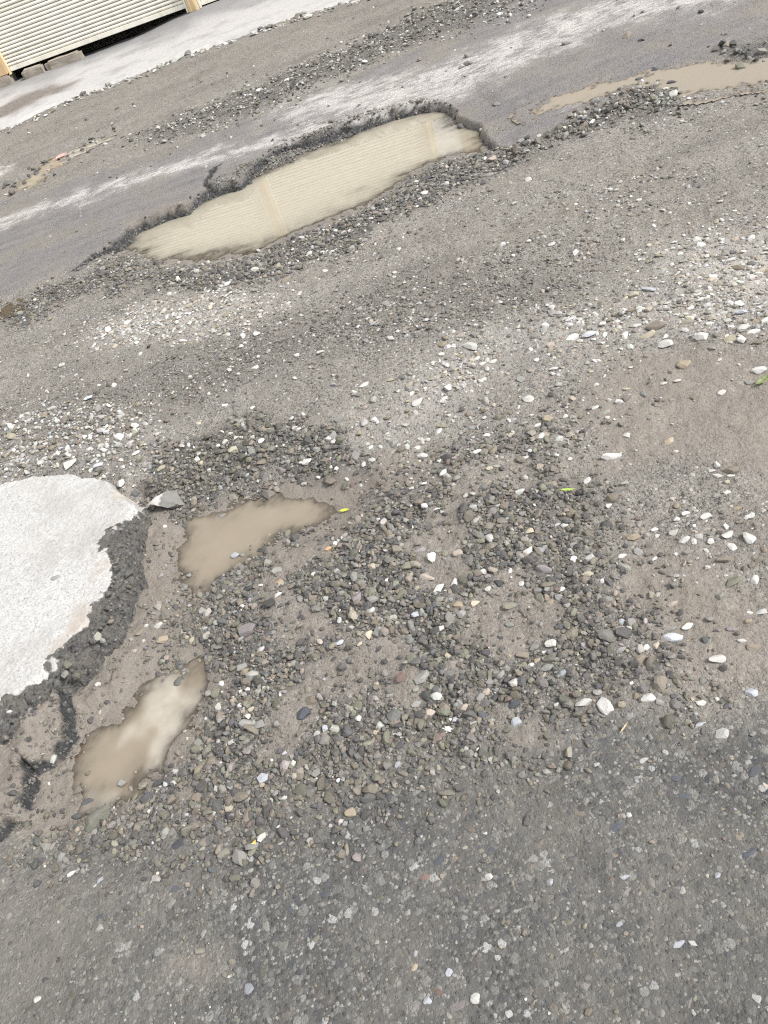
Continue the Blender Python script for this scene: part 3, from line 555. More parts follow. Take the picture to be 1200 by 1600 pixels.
def terrain(x, y):
    """height and surface masks of the ground at points x, y (metres)"""
    r = np.hypot(x, y)
    k = np.clip(r / 2.5, .5, 3.0)
    wx = x + fbm(x, y, 5.0, 4, .55, 3) * .035 * k
    wy = y + fbm(x, y, 5.0, 4, .55, 9) * .045 * k
    m = {}
    def zone(n, soft=.05):
        m[n] = 1 - sstep(-soft, soft, sdf(wx, wy, P[n]))
        return m[n]
    zone('gravel_main', .18); zone('gravel_bank', .07); zone('gravel_white', .07)
    for n in ('grit_band', 'pale_band', 'pale_mid', 'pale_right'):
        zone(n, .22)
    for n in ('mud_right', 'mud_low', 'mud_mid'):
        zone(n, .10)
    zone('mud_hole', .03)
    zone('smear_one', .05); zone('smear_two', .12); zone('smear_three', .06)
    for n in ('gravel_long', 'ridge_far'):
        zone(n, .09)
    zone('ridge_right', .07); zone('ridge_edge', .07)
    zone('gravel_bench', .04)
    zone('dust_left', .12); zone('pave_stain', .12); zone('pave_grey', .15); zone('pavement', .05)
    near = zone('asphalt_near', .07)
    mid = fbm(x, y, 1.3, 3, .5, 21)
    fine = fbm(x, y, 22, 4, .6, 31)
    lump = fbm(x, y, 9, 3, .5, 41)
    clod = fbm(x, y, 48, 3, .6, 33)
    h = .014 * mid + .006 * lump + .0034 * fine + .0022 * np.maximum(clod, 0)
    along = fbm(x * .35 + y * .12, y * 1.2, 2.2, 3, .5, 55)       # wheel ruts run with the road
    h += .010 * along * (1 - near)
    h += m['gravel_main'] * (.008 + .006 * lump)
    h += m['gravel_white'] * .035 + m['gravel_bank'] * .012
    h += m['ridge_far'] * (.014 + .015 * lump) + m['ridge_right'] * (.014 + .012 * lump) + m['ridge_edge'] * .008
    h -= .09 * sstep(-.10, -.35, sdf(x, y, P['pavement'], True, 1.2))
    # compact front asphalt: flat, fine grain
    h = h * (1 - near) + near * (.004 + .003 * mid + .0016 * fine + .0008 * clod)
    # the hole beside the broken slab
    hole = m['mud_hole']
    h = h * (1 - hole) + hole * (-.034 + .014 * lump + .004 * fine + .003 * np.maximum(clod, 0))
    water = np.full_like(x, 9.0)
    for n, lev, depth in PUDDLES:
        s0 = sdf(x + .012 * k * fbm(x, y, 14, 3, .6, 61), y + .016 * k * fbm(x, y, 14, 3, .6, 67), P[n])
        prof = np.where(s0 < 0, np.maximum(s0 * (.22 if lev < -.02 else .10), -depth), s0 * (.13 if lev < -.02 else .06))
        if n == 'puddle_long':
            prof = prof + .022 * np.clip(fbm(x * .45 + y * .1, y, 4.0, 3, .55, 71), -1, 1) * sstep(.05, -.1, s0)
        t = lev + prof + .004 * fine + .004 * lump
        w = 1 - sstep(.03, .16 if lev > -.02 else .28, s0)
        h = h * (1 - w) + t * w
        water = np.minimum(water, s0 + (.05 if lev > -.02 else 0))
    # upper asphalt layer with its broken ledge over the long puddle
    ef = sdf(x + .045 * fbm(x, y, 4, 3, .38, 81), y + .05 * fbm(x, y, 4, 3, .38, 83), P['asphalt_far'])
    m['asphalt_far'] = 1 - sstep(-.12, .05, sdf(wx, wy, P['asphalt_far']))
    ledge = sstep(.006, -.016, ef)
    thin = sdf(x, y, P['puddle_right'])
    top = .020 - .030 * sstep(.95, 1.3, x) * (1 - sstep(.22, .5, sdf(x, y, P['puddle_long']))) + .006 * mid + .002 * fine - .03 * (1 - sstep(.0, .12, thin))
    # the layer only stands proud where the hole has been cut beside it
    cut = 1 - sstep(.22, .5, sdf(x, y, P['puddle_long']))
    hold = ledge * cut + (1 - cut) * m['asphalt_far'] * .6
    h = h * (1 - hold) + np.maximum(h, top) * hold
    m['broken'] = (np.exp(-((ef - .008) / .018) ** 2)) * cut * (1 - .6 * sstep(1.0, 1.3, x))
    cr = sdf(wx, wy, L['crack'], False)
    h -= .03 * np.exp(-(cr / .02) ** 2)
    m['broken'] = np.maximum(m['broken'], np.exp(-(cr / .03) ** 2))
    # ridges of broken bitumen below the slab
    rs = sdf(x + .012 * fbm(x, y, 15, 4, .6, 91), y + .014 * fbm(x, y, 15, 4, .6, 93), P['remnant'], True, .3)
    h += .048 * sstep(.007, -.012, rs) * (1 + .25 * lump)
    m['broken'] = np.maximum(m['broken'], .9 * np.exp(-((rs - .003) / .012) ** 2) * sstep(-.5, .1, fbm(x, y, 6, 3, .5, 95) + .15))
    dd = sdf(wx, wy, L['ridge_three'], False)
    h += .018 * np.exp(-(dd / .03) ** 2) * (1 + .5 * fine)
    dust = np.zeros_like(x)
    for n, wd in (('streak_a', .20), ('streak_b', .50), ('streak_c', .34)):
        dd = sdf(wx, wy, L[n], False)
        dust = np.maximum(dust, np.exp(-(dd / wd) ** 2))
    for n in ('tyre', 'tyre_b'):
        dust = np.maximum(dust, .8 * np.exp(-(sdf(x, y, L[n], False) / .025) ** 2))
    m['dust'] = np.maximum(dust, m['dust_left'])
    wet = 1 - sstep(.0, .09, water + .03 * lump)
    m['wet'] = np.maximum(np.maximum(wet, .55 * hole), .6 * m['mud_mid'] * sstep(.55, .1, water))
    m['water'] = water
    return h, m

def new_mesh(name, co, faces_flat, nside, smooth=True):
    me = bpy.data.meshes.new(name)
    me.vertices.add(len(co))
    me.vertices.foreach_set('co', np.ascontiguousarray(co, np.float32).ravel())
    nf = len(faces_flat) // nside
    me.loops.add(nf * nside)
    me.loops.foreach_set('vertex_index', np.ascontiguousarray(faces_flat, np.int32))
    me.polygons.add(nf)
    me.polygons.foreach_set('loop_start', np.arange(nf, dtype=np.int32) * nside)
    me.update(calc_edges=True)
    if not smooth:
        me.shade_flat()
    return me

def col_attr(me, name, rgba):
    a = me.attributes.new(name, 'FLOAT_COLOR', 'POINT')
    a.data.foreach_set('color', np.ascontiguousarray(rgba, np.float32).ravel())

def link(name, me, mat=None, parent=None):
    o = bpy.data.objects.new(name, me)
    scene.collection.objects.link(o)
    if mat is not None and not me.materials:
        me.materials.append(mat)
    if parent is not None:
        o.parent = parent
    return o

def tag(o, label=None, cat=None, group=None, kind=None):
    if label: o['label'] = label
    if cat: o['category'] = cat
    if group: o['group'] = group
    if kind: o['kind'] = kind
    return o

# ------------------------------------------------------------------ materials
class NT:
    def __init__(self, name):
        self.m = bpy.data.materials.new(name)
        self.m.use_nodes = True
        self.t = self.m.node_tree
        self.n, self.l = self.t.nodes, self.t.links
        self.n.clear()
        self.out = self.n.new('ShaderNodeOutputMaterial')
        self.b = self.n.new('ShaderNodeBsdfPrincipled')
        self.l.new(self.b.outputs[0], self.out.inputs[0])
        self.geo = self.n.new('ShaderNodeNewGeometry')
        self.pos = self.geo.outputs['Position']
    def set(self, node, k, v):
        if hasattr(v, 'is_linked') or isinstance(v, bpy.types.NodeSocket):
            self.l.new(v, node.inputs[k])
        else:
            node.inputs[k].default_value = v
    def noise(self, scale, detail=4, rough=.55, vec=None, out='Fac'):
        n = self.n.new('ShaderNodeTexNoise')
        self.l.new(vec if vec is not None else self.pos, n.inputs['Vector'])
        n.inputs['Scale'].default_value = scale
        n.inputs['Detail'].default_value = detail
        n.inputs['Roughness'].default_value = rough
        return n.outputs[out]
    def voro(self, scale, vec=None, feature='F1', rnd=1.0):
        n = self.n.new('ShaderNodeTexVoronoi')
        n.feature = feature
        self.l.new(vec if vec is not None else self.pos, n.inputs['Vector'])
        n.inputs['Scale'].default_value = scale
        n.inputs['Randomness'].default_value = rnd
        return n
    def ramp(self, fac, stops, interp='LINEAR'):
        n = self.n.new('ShaderNodeValToRGB')
        n.color_ramp.interpolation = interp
        e = n.color_ramp.elements
        while len(e) < len(stops):
            e.new(0.5)
        for i, (p, c) in enumerate(stops):
            e[i].position = p
            e[i].color = (c, c, c, 1) if not isinstance(c, tuple) else c + (1,)
        self.l.new(fac, n.inputs[0])
        return n.outputs[0]
    def mix(self, fac, a, b, mode='MIX'):
        n = self.n.new('ShaderNodeMixRGB')
        n.blend_type = mode
        for k, v in ((0, fac), (1, a), (2, b)):
            if isinstance(v, bpy.types.NodeSocket):
                self.l.new(v, n.inputs[k])
            elif isinstance(v, tuple):
                n.inputs[k].default_value = v + (1,)
            else:
                n.inputs[k].default_value = v if k == 0 else (v, v, v, 1)
        return n.outputs[0]
    def math(self, op, a, b=0.0, clamp=False):
        n = self.n.new('ShaderNodeMath')
        n.operation = op
        n.use_clamp = clamp
        for k, v in ((0, a), (1, b)):
            if isinstance(v, bpy.types.NodeSocket):
                self.l.new(v, n.inputs[k])
            else:
                n.inputs[k].default_value = v
        return n.outputs[0]
    def attr(self, name):
        n = self.n.new('ShaderNodeAttribute')
        n.attribute_name = name
        s = self.n.new('ShaderNodeSeparateColor')
        self.l.new(n.outputs['Color'], s.inputs[0])
        return n.outputs['Color'], s.outputs[0], s.outputs[1], s.outputs[2], n.outputs['Alpha']
    def bump(self, height, dist, strength=1.0, normal=None):
        n = self.n.new('ShaderNodeBump')
        n.inputs['Strength'].default_value = strength
        n.inputs['Distance'].default_value = dist
        self.l.new(height, n.inputs['Height'])
        if normal is not None:
            self.l.new(normal, n.inputs['Normal'])
        return n.outputs[0]
    def fin(self, color, rough=.8, normal=None, spec=.35):
        self.set(self.b, 'Base Color', color if not isinstance(color, tuple) else color + (1,))
        self.set(self.b, 'Roughness', rough)
        self.b.inputs['Specular IOR Level'].default_value = spec
        if normal is not None:
            self.l.new(normal, self.b.inputs['Normal'])
        return self.m

def grit(T, scale, cover, palette):
    """a scatter of grains: per-cell colour and a mask of where a grain lies"""
    wv = T.n.new('ShaderNodeVectorMath'); wv.operation = 'ADD'
    nn = T.noise(scale * 1.3, 2, .5, out='Color')
    sc = T.n.new('ShaderNodeVectorMath'); sc.operation = 'SCALE'
    T.l.new(nn, sc.inputs[0]); sc.inputs['Scale'].default_value = .45 / scale
    T.l.new(T.pos, wv.inputs[0]); T.l.new(sc.outputs[0], wv.inputs[1])
    v = T.voro(scale, wv.outputs[0])
    sp = T.n.new('ShaderNodeSeparateColor'); T.l.new(v.outputs['Color'], sp.inputs[0])
    col = T.ramp(sp.outputs[0], palette, 'CONSTANT')
    lim = T.math('MULTIPLY', sp.outputs[1], cover)
    mask = T.math('LESS_THAN', v.outputs['Distance'], lim)
    dome = T.math('SUBTRACT', lim, v.outputs['Distance'], True)
    return col, mask, dome

def ground_material():
    T = NT('road_ground')
    _, a_near, a_mud, a_dust, a_far = T.attr('zone_a')
    _, b_grav, b_wet, b_broken, b_pale = T.attr('zone_b')
    n1 = T.noise(2.2, 5, .6)
    n2 = T.noise(14, 5, .65)
    n3 = T.noise(90, 4, .7)
    n4 = T.noise(420, 3, .7)
    g1c, g1m, g1d = grit(T, 95, .75, [(0, (.07,.07,.068)), (.25, (.15,.145,.13)), (.5, (.24,.225,.20)), (.72, (.33,.315,.285)), (.9, (.52,.5,.46))])
    g2c, g2m, g2d = grit(T, 230, .85, [(0, (.055,.055,.055)), (.3, (.13,.125,.115)), (.6, (.22,.205,.18)), (.85, (.42,.40,.37))])
    # dry brown-grey dirt
    dirt = T.mix(T.ramp(n1, [(.3, 0.), (.7, 1.)]), (.218,.193,.166), (.288,.260,.228))
    dirt = T.mix(T.ramp(n2, [(.35, 0.), (.7, .7)]), dirt, (.178,.160,.140))
    mpd = T.n.new('ShaderNodeMapping'); mpd.inputs['Scale'].default_value = (.45, 1.5, 1); mpd.inputs['Rotation'].default_value = (0, 0, .12)
    T.l.new(T.pos, mpd.inputs['Vector'])
    nt = T.noise(2.6, 5, .62, mpd.outputs[0]); nt2 = T.noise(4.2, 4, .6)
    dirt = T.mix(T.ramp(nt, [(.46, 0.), (.60, .85)]), dirt, (.258,.237,.210))
    dirt = T.mix(T.ramp(nt, [(.34, .75), (.46, 0.)]), dirt, (.150,.138,.122))
    film = T.ramp(nt2, [(.42, .85), (.60, .22)])
    dirt = T.mix(T.math('MULTIPLY', g2m, film), dirt, g2c)
    dirt = T.mix(T.ramp(n4, [(.30, .6), (.40, 0.)]), dirt, (.07,.062,.053))
    dirt = T.mix(T.math('MULTIPLY', g1m, T.ramp(n2, [(.4, .25), (.65, .9)])), dirt, g1c)
    # fine silty mud
    mud = T.mix(T.ramp(n2, [(.3, 0.), (.7, 1.)]), (.202,.174,.147), (.264,.232,.199))
    mud = T.mix(T.ramp(n3, [(.45, 0.), (.75, .45)]), mud, (.145,.125,.105))
    mud = T.mix(T.math('MULTIPLY', g2m, .14), mud, g2c)
    # pale dry fines
    pale = T.mix(T.ramp(n2, [(.3, 0.), (.7, 1.)]), (.315,.292,.262), (.45,.425,.392))
    pale = T.mix(T.math('MULTIPLY', g1m, .5), pale, g1c)
    # dark bed between the gravel
    bed = T.mix(T.ramp(n3, [(.3, 0.), (.7, 1.)]), (.045,.042,.038), (.115,.105,.092))
    bed = T.mix(T.math('MULTIPLY', g2m, .8), bed, g2c)
    bed = T.mix(T.math('MULTIPLY', g1m, .35), bed, g1c)
    # front asphalt: stones ground flush in a grey-brown binder
    h1c, h1m, h1d = grit(T, 62, .72, [(0, (.05,.055,.066)), (.18, (.10,.10,.10)), (.38, (.155,.152,.145)), (.62, (.205,.20,.185)), (.8, (.12,.105,.095)), (.9, (.30,.295,.28)), (.965, (.5,.5,.5))])
    h2c, h2m, h2d = grit(T, 150, .85, [(0, (.05,.05,.05)), (.3, (.12,.118,.11)), (.6, (.185,.178,.16)), (.88, (.34,.33,.31))])
    asp = T.mix(T.ramp(n2, [(.3, 0.), (.7, 1.)]), (.066,.066,.063), (.106,.104,.098))
    asp = T.mix(T.ramp(n3, [(.3, 0.), (.7, .6)]), asp, (.070,.068,.064))
    asp = T.mix(T.math('MULTIPLY', h2m, .85), asp, h2c)
    asp = T.mix(T.math('MULTIPLY', h1m, .62), asp, h1c)
    asp = T.mix(T.ramp(n4, [(.30, .75), (.42, 0.)]), asp, (.035,.034,.033))
    asp = T.mix(T.ramp(n1, [(.42, 0.), (.66, .75)]), asp, T.mix(T.ramp(n2, [(.3, 0.), (.7, 1.)]), (.128,.119,.103), (.178,.166,.145)))
    # far asphalt: purple grey, smooth, dusted
    map_ = T.n.new('ShaderNodeMapping'); map_.inputs['Scale'].default_value = (.35, 1.6, 1)
    T.l.new(T.pos, map_.inputs['Vector'])
    ns = T.noise(9, 5, .65, map_.outputs[0])
    far = T.mix(T.ramp(ns, [(.3, 0.), (.7, 1.)]), (.150,.140,.142), (.222,.209,.205))
    far = T.mix(T.ramp(n1, [(.45, 0.), (.7, .75)]), far, (.235,.208,.170))
    far = T.mix(T.math('MULTIPLY', g2m, .22), far, g2c)
    c = T.mix(b_pale, dirt, pale)
    c = T.mix(a_mud, c, mud)
    c = T.mix(b_grav, c, bed)
    c = T.mix(a_far, c, far)
    c = T.mix(T.math('MULTIPLY', a_near, T.math('SUBTRACT', 1.0, T.math('MULTIPLY', a_mud, T.ramp(n2, [(.35, .5), (.6, 1.)])))), c, asp)
    # white dust in broken streaks
    ns2 = T.noise(34, 4, .7, map_.outputs[0])
    ns3 = T.noise(5.5, 5, .65)
    veil = T.math('MULTIPLY', T.math('MULTIPLY', a_dust, .72), T.ramp(ns3, [(.3, .05), (.62, 1.)]), True)
    c = T.mix(veil, c, (.32,.305,.295))
    dn = T.math('ADD', T.math('ADD', T.math('MULTIPLY', ns3, 1.3), T.math('MULTIPLY', ns2, 1.8)), T.math('MULTIPLY', n3, .8))
    dm = T.math('MULTIPLY', T.math('SUBTRACT', T.math('ADD', T.math('MULTIPLY', a_dust, .75), dn), 2.42), 2.2, True)
    dm = T.math('MULTIPLY', dm, T.math('MULTIPLY', a_dust, 1.1, True))
    c = T.mix(dm, c, (.50,.475,.455))
    # broken bitumen
    brk = T.mix(T.math('MULTIPLY', g1m, .6), T.mix(T.ramp(n3, [(.3, 0.), (.7, 1.)]), (.020,.021,.023), (.060,.060,.061)), T.mix(.5, g1c, (.07,.07,.07)))
    bm = T.math('MULTIPLY', T.math('SUBTRACT', T.math('ADD', b_broken, T.math('MULTIPLY', n2, .7)), .62), 3.0, True)
    c = T.mix(bm, c, brk)
    # wet ground is darker and shinier
    wm = T.math('MULTIPLY', b_wet, T.ramp(n2, [(.25, .55), (.6, 1.)]))
    c = T.mix(T.math('MULTIPLY', wm, .22), c, T.mix(1.0, c, (.55,.53,.51), 'MULTIPLY'))
    rough = T.math('SUBTRACT', .88, T.math('MULTIPLY', wm, .42))
    # relief
    hh = T.math('ADD', T.math('MULTIPLY', n3, .9), T.math('MULTIPLY', n4, .35))
    gd = T.math('ADD', T.math('MULTIPLY', g1d, 1.3), T.math('MULTIPLY', g2d, .7))
    hd = T.math('ADD', T.math('MULTIPLY', h1d, .55), T.math('MULTIPLY', h2d, .6))
    soft = T.math('SUBTRACT', 1.0, T.math('MULTIPLY', a_mud, .7))
    gg = T.mix(a_near, T.math('MULTIPLY', gd, soft), hd)
    sp = T.n.new('ShaderNodeSeparateColor'); T.l.new(gg, sp.inputs[0])
    nb = T.bump(T.math('ADD', hh, sp.outputs[0]), .0075, 1.0)
    return T.fin(c, rough, nb, .3)

def stone_material():
    T = NT('stone')
    col, *_ = T.attr('tint')
    n1 = T.noise(60, 4, .6)
    n2 = T.noise(260, 4, .65)
    n3 = T.noise(700, 2, .6)
    c = T.mix(T.ramp(n1, [(.3, 0.), (.75, .55)]), col, T.mix(1.0, col, (.68,.66,.63), 'MULTIPLY'))
    c = T.mix(T.ramp(n2, [(.45, 0.), (.75, .35)]), c, T.mix(1.0, col, (1.35,1.33,1.28), 'MULTIPLY'))
    c = T.mix(T.ramp(n2, [(.60, 0.), (.72, .30)]), c, (.21,.18,.145))
    nb = T.bump(T.math('ADD', n2, T.math('MULTIPLY', n3, .6)), .0022, .8)
    return T.fin(c, T.ramp(n1, [(.3, .62), (.7, .85)]), nb, .35)

def slab_material():
    T = NT('slab')
    _, a_brk, a_stain, _, _ = T.attr('zone_a')
    n1 = T.noise(6, 5, .6); n2 = T.noise(40, 5, .65); n3 = T.noise(160, 4, .7)
    g1c, g1m, g1d = grit(T, 85, .75, [(0, (.03,.03,.033)), (.35, (.075,.075,.075)), (.6, (.15,.148,.14)), (.85, (.24,.235,.225))])
    top = T.mix(T.ramp(n2, [(.3, 0.), (.75, 1.)]), (.455,.448,.436), (.365,.359,.350))
    top = T.mix(T.ramp(n3, [(.52, 0.), (.64, .7)]), top, (.165,.16,.155))
    top = T.mix(T.ramp(n1, [(.52, 0.), (.7, .4)]), top, (.335,.318,.292))
    st = T.math('MULTIPLY', a_stain, T.ramp(n2, [(.3, .4), (.6, 1.)]), True)
    gm_ = T.noise(3.2, 6, .7)
    top = T.mix(T.ramp(gm_, [(.50, 0.), (.62, .55)]), top, (.285,.272,.255))
    top = T.mix(st, top, (.33,.29,.25))
    brk = T.mix(T.ramp(n3, [(.3, 0.), (.7, 1.)]), (.045,.044,.043), (.125,.120,.112))
    brk = T.mix(T.math('MULTIPLY', g1m, .75), brk, g1c)
    brk = T.mix(T.ramp(n2, [(.45, 0.), (.68, .7)]), brk, (.165,.154,.138))
    brk = T.mix(T.ramp(n1, [(.5, 0.), (.68, .6)]), brk, (.165,.148,.128))
    bm = T.math('MULTIPLY', T.math('SUBTRACT', T.math('ADD', a_brk, T.math('MULTIPLY', n3, .5)), .62), 3.2, True)
    c = T.mix(bm, top, brk)
    sp = T.math('MULTIPLY', T.math('ADD', n3, T.math('MULTIPLY', g1d, 1.6)), T.math('ADD', .25, bm))
    return T.fin(c, .85, T.bump(sp, .006, 1.0), .3)

def plain(name, c1, c2, scale=20, rough=.7, bump=.002, spots=None, spec=.4):
    T = NT(name)
    n1 = T.noise(scale, 5, .6); n2 = T.noise(scale * 9, 3, .6)
    c = T.mix(T.ramp(n1, [(.3, 0.), (.7, 1.)]), c1, c2)
    if spots:
        c = T.mix(T.ramp(n2, [(.6, 0.), (.72, .6)]), c, spots)
    return T.fin(c, rough, T.bump(n2, bump, .6), spec)

def water_material():
    T = NT('muddy_water')
    _, d, cloud_patch, cream, pale = T.attr('zone_a')
    n1 = T.noise(5, 4, .6); n2 = T.noise(28, 4, .6)
    c = T.mix(T.ramp(n1, [(.3, 0.), (.7, 1.)]), (.200,.163,.115), (.228,.188,.136))
    c = T.mix(cream, c, T.mix(T.ramp(n2, [(.3, 0.), (.7, 1.)]), (.335,.303,.240), (.365,.332,.266)))
    c = T.mix(pale, c, (.275,.248,.210))
    c = T.mix(T.math('MULTIPLY', cloud_patch, T.ramp(n2, [(.3, .5), (.7, 1.)])), c, (.36,.325,.27))
    T.fin(c, .0, None, .5)
    T.b.inputs['IOR'].default_value = 1.7
    w = T.noise(9, 1, .4)
    T.l.new(T.bump(w, .0003, .2), T.b.inputs['Normal'])
    # shallow rims let the bottom show through
    tr = T.n.new('ShaderNodeBsdfTransparent')
    tr.inputs[0].default_value = (.90,.84,.75, 1)
    gl = T.n.new('ShaderNodeBsdfGlossy'); gl.inputs['Roughness'].default_value = 0
    fr = T.n.new('ShaderNodeFresnel'); fr.inputs[0].default_value = 1.5
    m1 = T.n.new('ShaderNodeMixShader')
    T.l.new(fr.outputs[0], m1.inputs[0]); T.l.new(tr.outputs[0], m1.inputs[1]); T.l.new(gl.outputs[0], m1.inputs[2])
    m2 = T.n.new('ShaderNodeMixShader')
    T.l.new(d, m2.inputs[0]); T.l.new(m1.outputs[0], m2.inputs[1]); T.l.new(T.b.outputs[0], m2.inputs[2])
    T.l.new(m2.outputs[0], T.out.inputs[0])
    return T.m

M_GROUND = ground_material()
M_STONE = stone_material()
M_SLAB = slab_material()
M_WATER = water_material()
M_PAVE = plain('pale_concrete', (.50,.48,.46), (.60,.575,.55), 3, .85, .002, (.40,.38,.36))
def shutter_material():
    T = NT('cream_shutter_paint')
    mp = T.n.new('ShaderNodeMapping'); mp.inputs['Scale'].default_value = (1, 1, .35)
    T.l.new(T.pos, mp.inputs['Vector'])
    n1 = T.noise(1.6, 4, .6); n2 = T.noise(14, 5, .7, mp.outputs[0]); n3 = T.noise(45, 3, .6)
    sx = T.n.new('ShaderNodeSeparateXYZ'); T.l.new(T.pos, sx.inputs[0])
    low = T.math('SUBTRACT', 1.0, T.math('MULTIPLY', sx.outputs[2], 1.3), True)        # mud splash along the foot
    c = T.mix(T.ramp(n1, [(.3, 0.), (.7, 1.)]), (.80,.765,.665), (.85,.825,.745))
    c = T.mix(T.math('MULTIPLY', low, T.ramp(n2, [(.45, 0.), (.72, .6)]), True), c, (.46,.41,.33))
    c = T.mix(T.ramp(n2, [(.64, 0.), (.76, .5)]), c, (.52,.47,.40))
    c = T.mix(T.ramp(n3, [(.70, 0.), (.74, .6)]), c, (.30,.25,.20))
    return T.fin(c, .45, T.bump(n1, .004, .5), .4)
M_SHUTTER = shutter_material()
M_CREAM = plain('cream_wall_paint', (.68,.55,.33), (.76,.65,.44), 4, .75, .001, (.55,.42,.28))
M_ORANGE = plain('stained_orange_paint', (.52,.36,.20), (.62,.46,.28), 8, .8, .001, (.35,.25,.17))
M_WHITEP = plain('white_door_paint', (.80,.81,.82), (.84,.85,.86), 3, .5, .0005)
M_BROWN = plain('brown_wall_plaster', (.42,.31,.20), (.48,.36,.24), 3, .85, .002)
M_DARK = plain('dark_interior', (.012,.013,.018), (.02,.02,.025), 3, .9, .001)
M_BLOCK = plain('dirty_concrete', (.25,.22,.185), (.36,.32,.27), 9, .9, .004, (.16,.13,.11))
M_ROOF = plain('roof_sheet', (.30,.29,.28), (.36,.35,.34), 3, .7, .001)

# ------------------------------------------------------------------ the ground
az = np.concatenate([np.linspace(-180, -66, 40, endpoint=False), np.arange(-66, 54, .17), np.linspace(54, 180, 44)])
az = np.radians(az)
dp = np.radians(np.concatenate([np.linspace(89.5, 83, 8, endpoint=False), np.arange(83, 22, -.155), np.arange(22, 14, -.055), np.arange(14, 6.6, -.11)]))
rad = np.concatenate([CAM_H / np.tan(dp), np.geomspace(13.2, 220, 26)])
RR, AA = np.meshgrid(rad, az, indexing='ij')
gx, gy = (RR * np.sin(AA)).ravel(), (RR * np.cos(AA)).ravel()
gh, gm = terrain(gx, gy)
gh = np.where(np.hypot(gx, gy) > 30, gh * 0, gh)
nr, na = RR.shape
idx = np.arange(nr * na).reshape(nr, na)
quads = np.stack([idx[:-1, :-1], idx[:-1, 1:], idx[1:, 1:], idx[1:, :-1]], -1).reshape(-1, 4)
quads = quads[:, ::-1]
def mud_holes(x, y):
    d = sstep(.18, .6, fbm(x, y, 3.4, 4, .55, 205))
    for cx, cy, cr in BARE:
        q = np.hypot((x - cx), (y - cy) * .8) / cr + .55 * fbm(x, y, 7, 3, .55, 209)
        d = np.maximum(d, 1 - sstep(.55, 1.15, q))
    return 1 - .92 * d
grav = np.clip(gm['gravel_main'] * mud_holes(gx, gy) + gm['gravel_bank'] + .45 * gm['grit_band'] + gm['gravel_long'] + gm['gravel_bench'] + .8 * gm['ridge_far'] + gm['ridge_right'] + gm['ridge_edge'] + .35 * gm['gravel_white'], 0, 1)
mudm = np.clip(.85 * gm['smear_one'] + .45 * gm['smear_two'] + .7 * gm['smear_three'] + gm['mud_right'] * .75 + gm['mud_low'] * .85 + gm['mud_mid'] + gm['mud_hole'] + np.clip(1 - gm['water'] / .06, 0, 1) * .8 + gm['gravel_main'] * .7 * (1 - mud_holes(gx, gy)), 0, 1)
pale = np.clip(.9 * gm['pale_band'] + .75 * gm['pale_mid'] + gm['pale_right'] + .5 * gm['gravel_white'], 0, 1)
za = np.stack([gm['asphalt_near'], mudm, gm['dust'], gm['asphalt_far'] * (1 - gm['ridge_right'])], -1)
zb = np.stack([grav, gm['wet'], gm['broken'], pale], -1)
co = np.stack([gx, gy, gh], -1)

def sub_ground(name, sel, label):
    q = quads[sel]
    u, inv = np.unique(q.ravel(), return_inverse=True)
    me = new_mesh(name, co[u], inv.astype(np.int32), 4)
    col_attr(me, 'zone_a', za[u]); col_attr(me, 'zone_b', zb[u])
    return tag(link(name, me, M_GROUND), label, kind='structure')

qa = gm['asphalt_near'][quads].mean(1) > .5
qf = (gm['asphalt_far'][quads].mean(1) > .5) & ~qa
sub_ground('asphalt_road', qa, 'worn grey asphalt with stones ground flush into it at the front')
sub_ground('asphalt_road', qf, 'purple grey asphalt with white dust streaks behind the long puddle')
sub_ground('dirt_road', ~(qa | qf), 'brown grey dirt and crumbled road base between the asphalt areas')

# the white topped broken slab
xs = np.arange(-2.6, -.45, .0042); ys = np.arange(.85, 2.75, .0042)
SX, SY = np.meshgrid(xs, ys, indexing='ij')
sx, sy = SX.ravel(), SY.ravel()
s_a = fbm(sx, sy, 9, 4, .6, 101); s_b = fbm(sx, sy, 45, 4, .65, 103)
s_d = fbm(sx, sy, 9, 4, .6, 105)
s_e, s_f = fbm(sx, sy, 4.5, 2, .5, 115), fbm(sx, sy, 4.5, 2, .5, 117)
ss = sdf(sx + .014 * s_a + .011 * s_e, sy + .014 * s_d + .011 * s_f, P['slab'])
sf = sdf(sx + .014 * s_a + .011 * s_e, sy + .014 * s_d + .011 * s_f, P['slab_face'])
nar = .045 * sstep(1.92, 2.12, sy) - .035 * sstep(1.75, 1.45, sy)          # the broken face is steeper at the far corner
s_c = fbm(sx, sy, 85, 3, .65, 109)
sq = sf - nar + .008 * s_b + .02 * s_e
hz = .052 + .004 * fbm(sx, sy, 3, 3, .5, 107) + .0010 * s_b + .0006 * s_c
bump_ = sstep(-.06, -.03, sq)
hz = hz - .012 * sstep(-.062, -.048, sq) - .018 * sstep(-.045, .0, sq) - .022 * sstep(-.006, .004, sq) - .06 * sstep(.010, .024, sq) \
    + bump_ * (.007 * s_b + .0065 * s_c + .007 * s_a) - .07 * sstep(-.004, .03, ss)
brk = sstep(-.072, -.040, sf - nar + .012 * s_b + .03 * s_a + .02 * s_e)
stain = np.exp(-((sf - nar + .085) / .045) ** 2) * sstep(-.1, .5, fbm(sx, sy, 7, 3, .5, 111))
keep = (ss < .06).reshape(SX.shape)
ii = np.arange(sx.size).reshape(SX.shape)
q = np.stack([ii[:-1, :-1], ii[1:, :-1], ii[1:, 1:], ii[:-1, 1:]], -1).reshape(-1, 4)
q = q[(keep[:-1, :-1] & keep[1:, 1:] & keep[1:, :-1] & keep[:-1, 1:]).ravel()]
u, inv = np.unique(q.ravel(), return_inverse=True)
me = new_mesh('broken_slab', np.stack([sx, sy, hz], -1)[u], inv.astype(np.int32), 4)
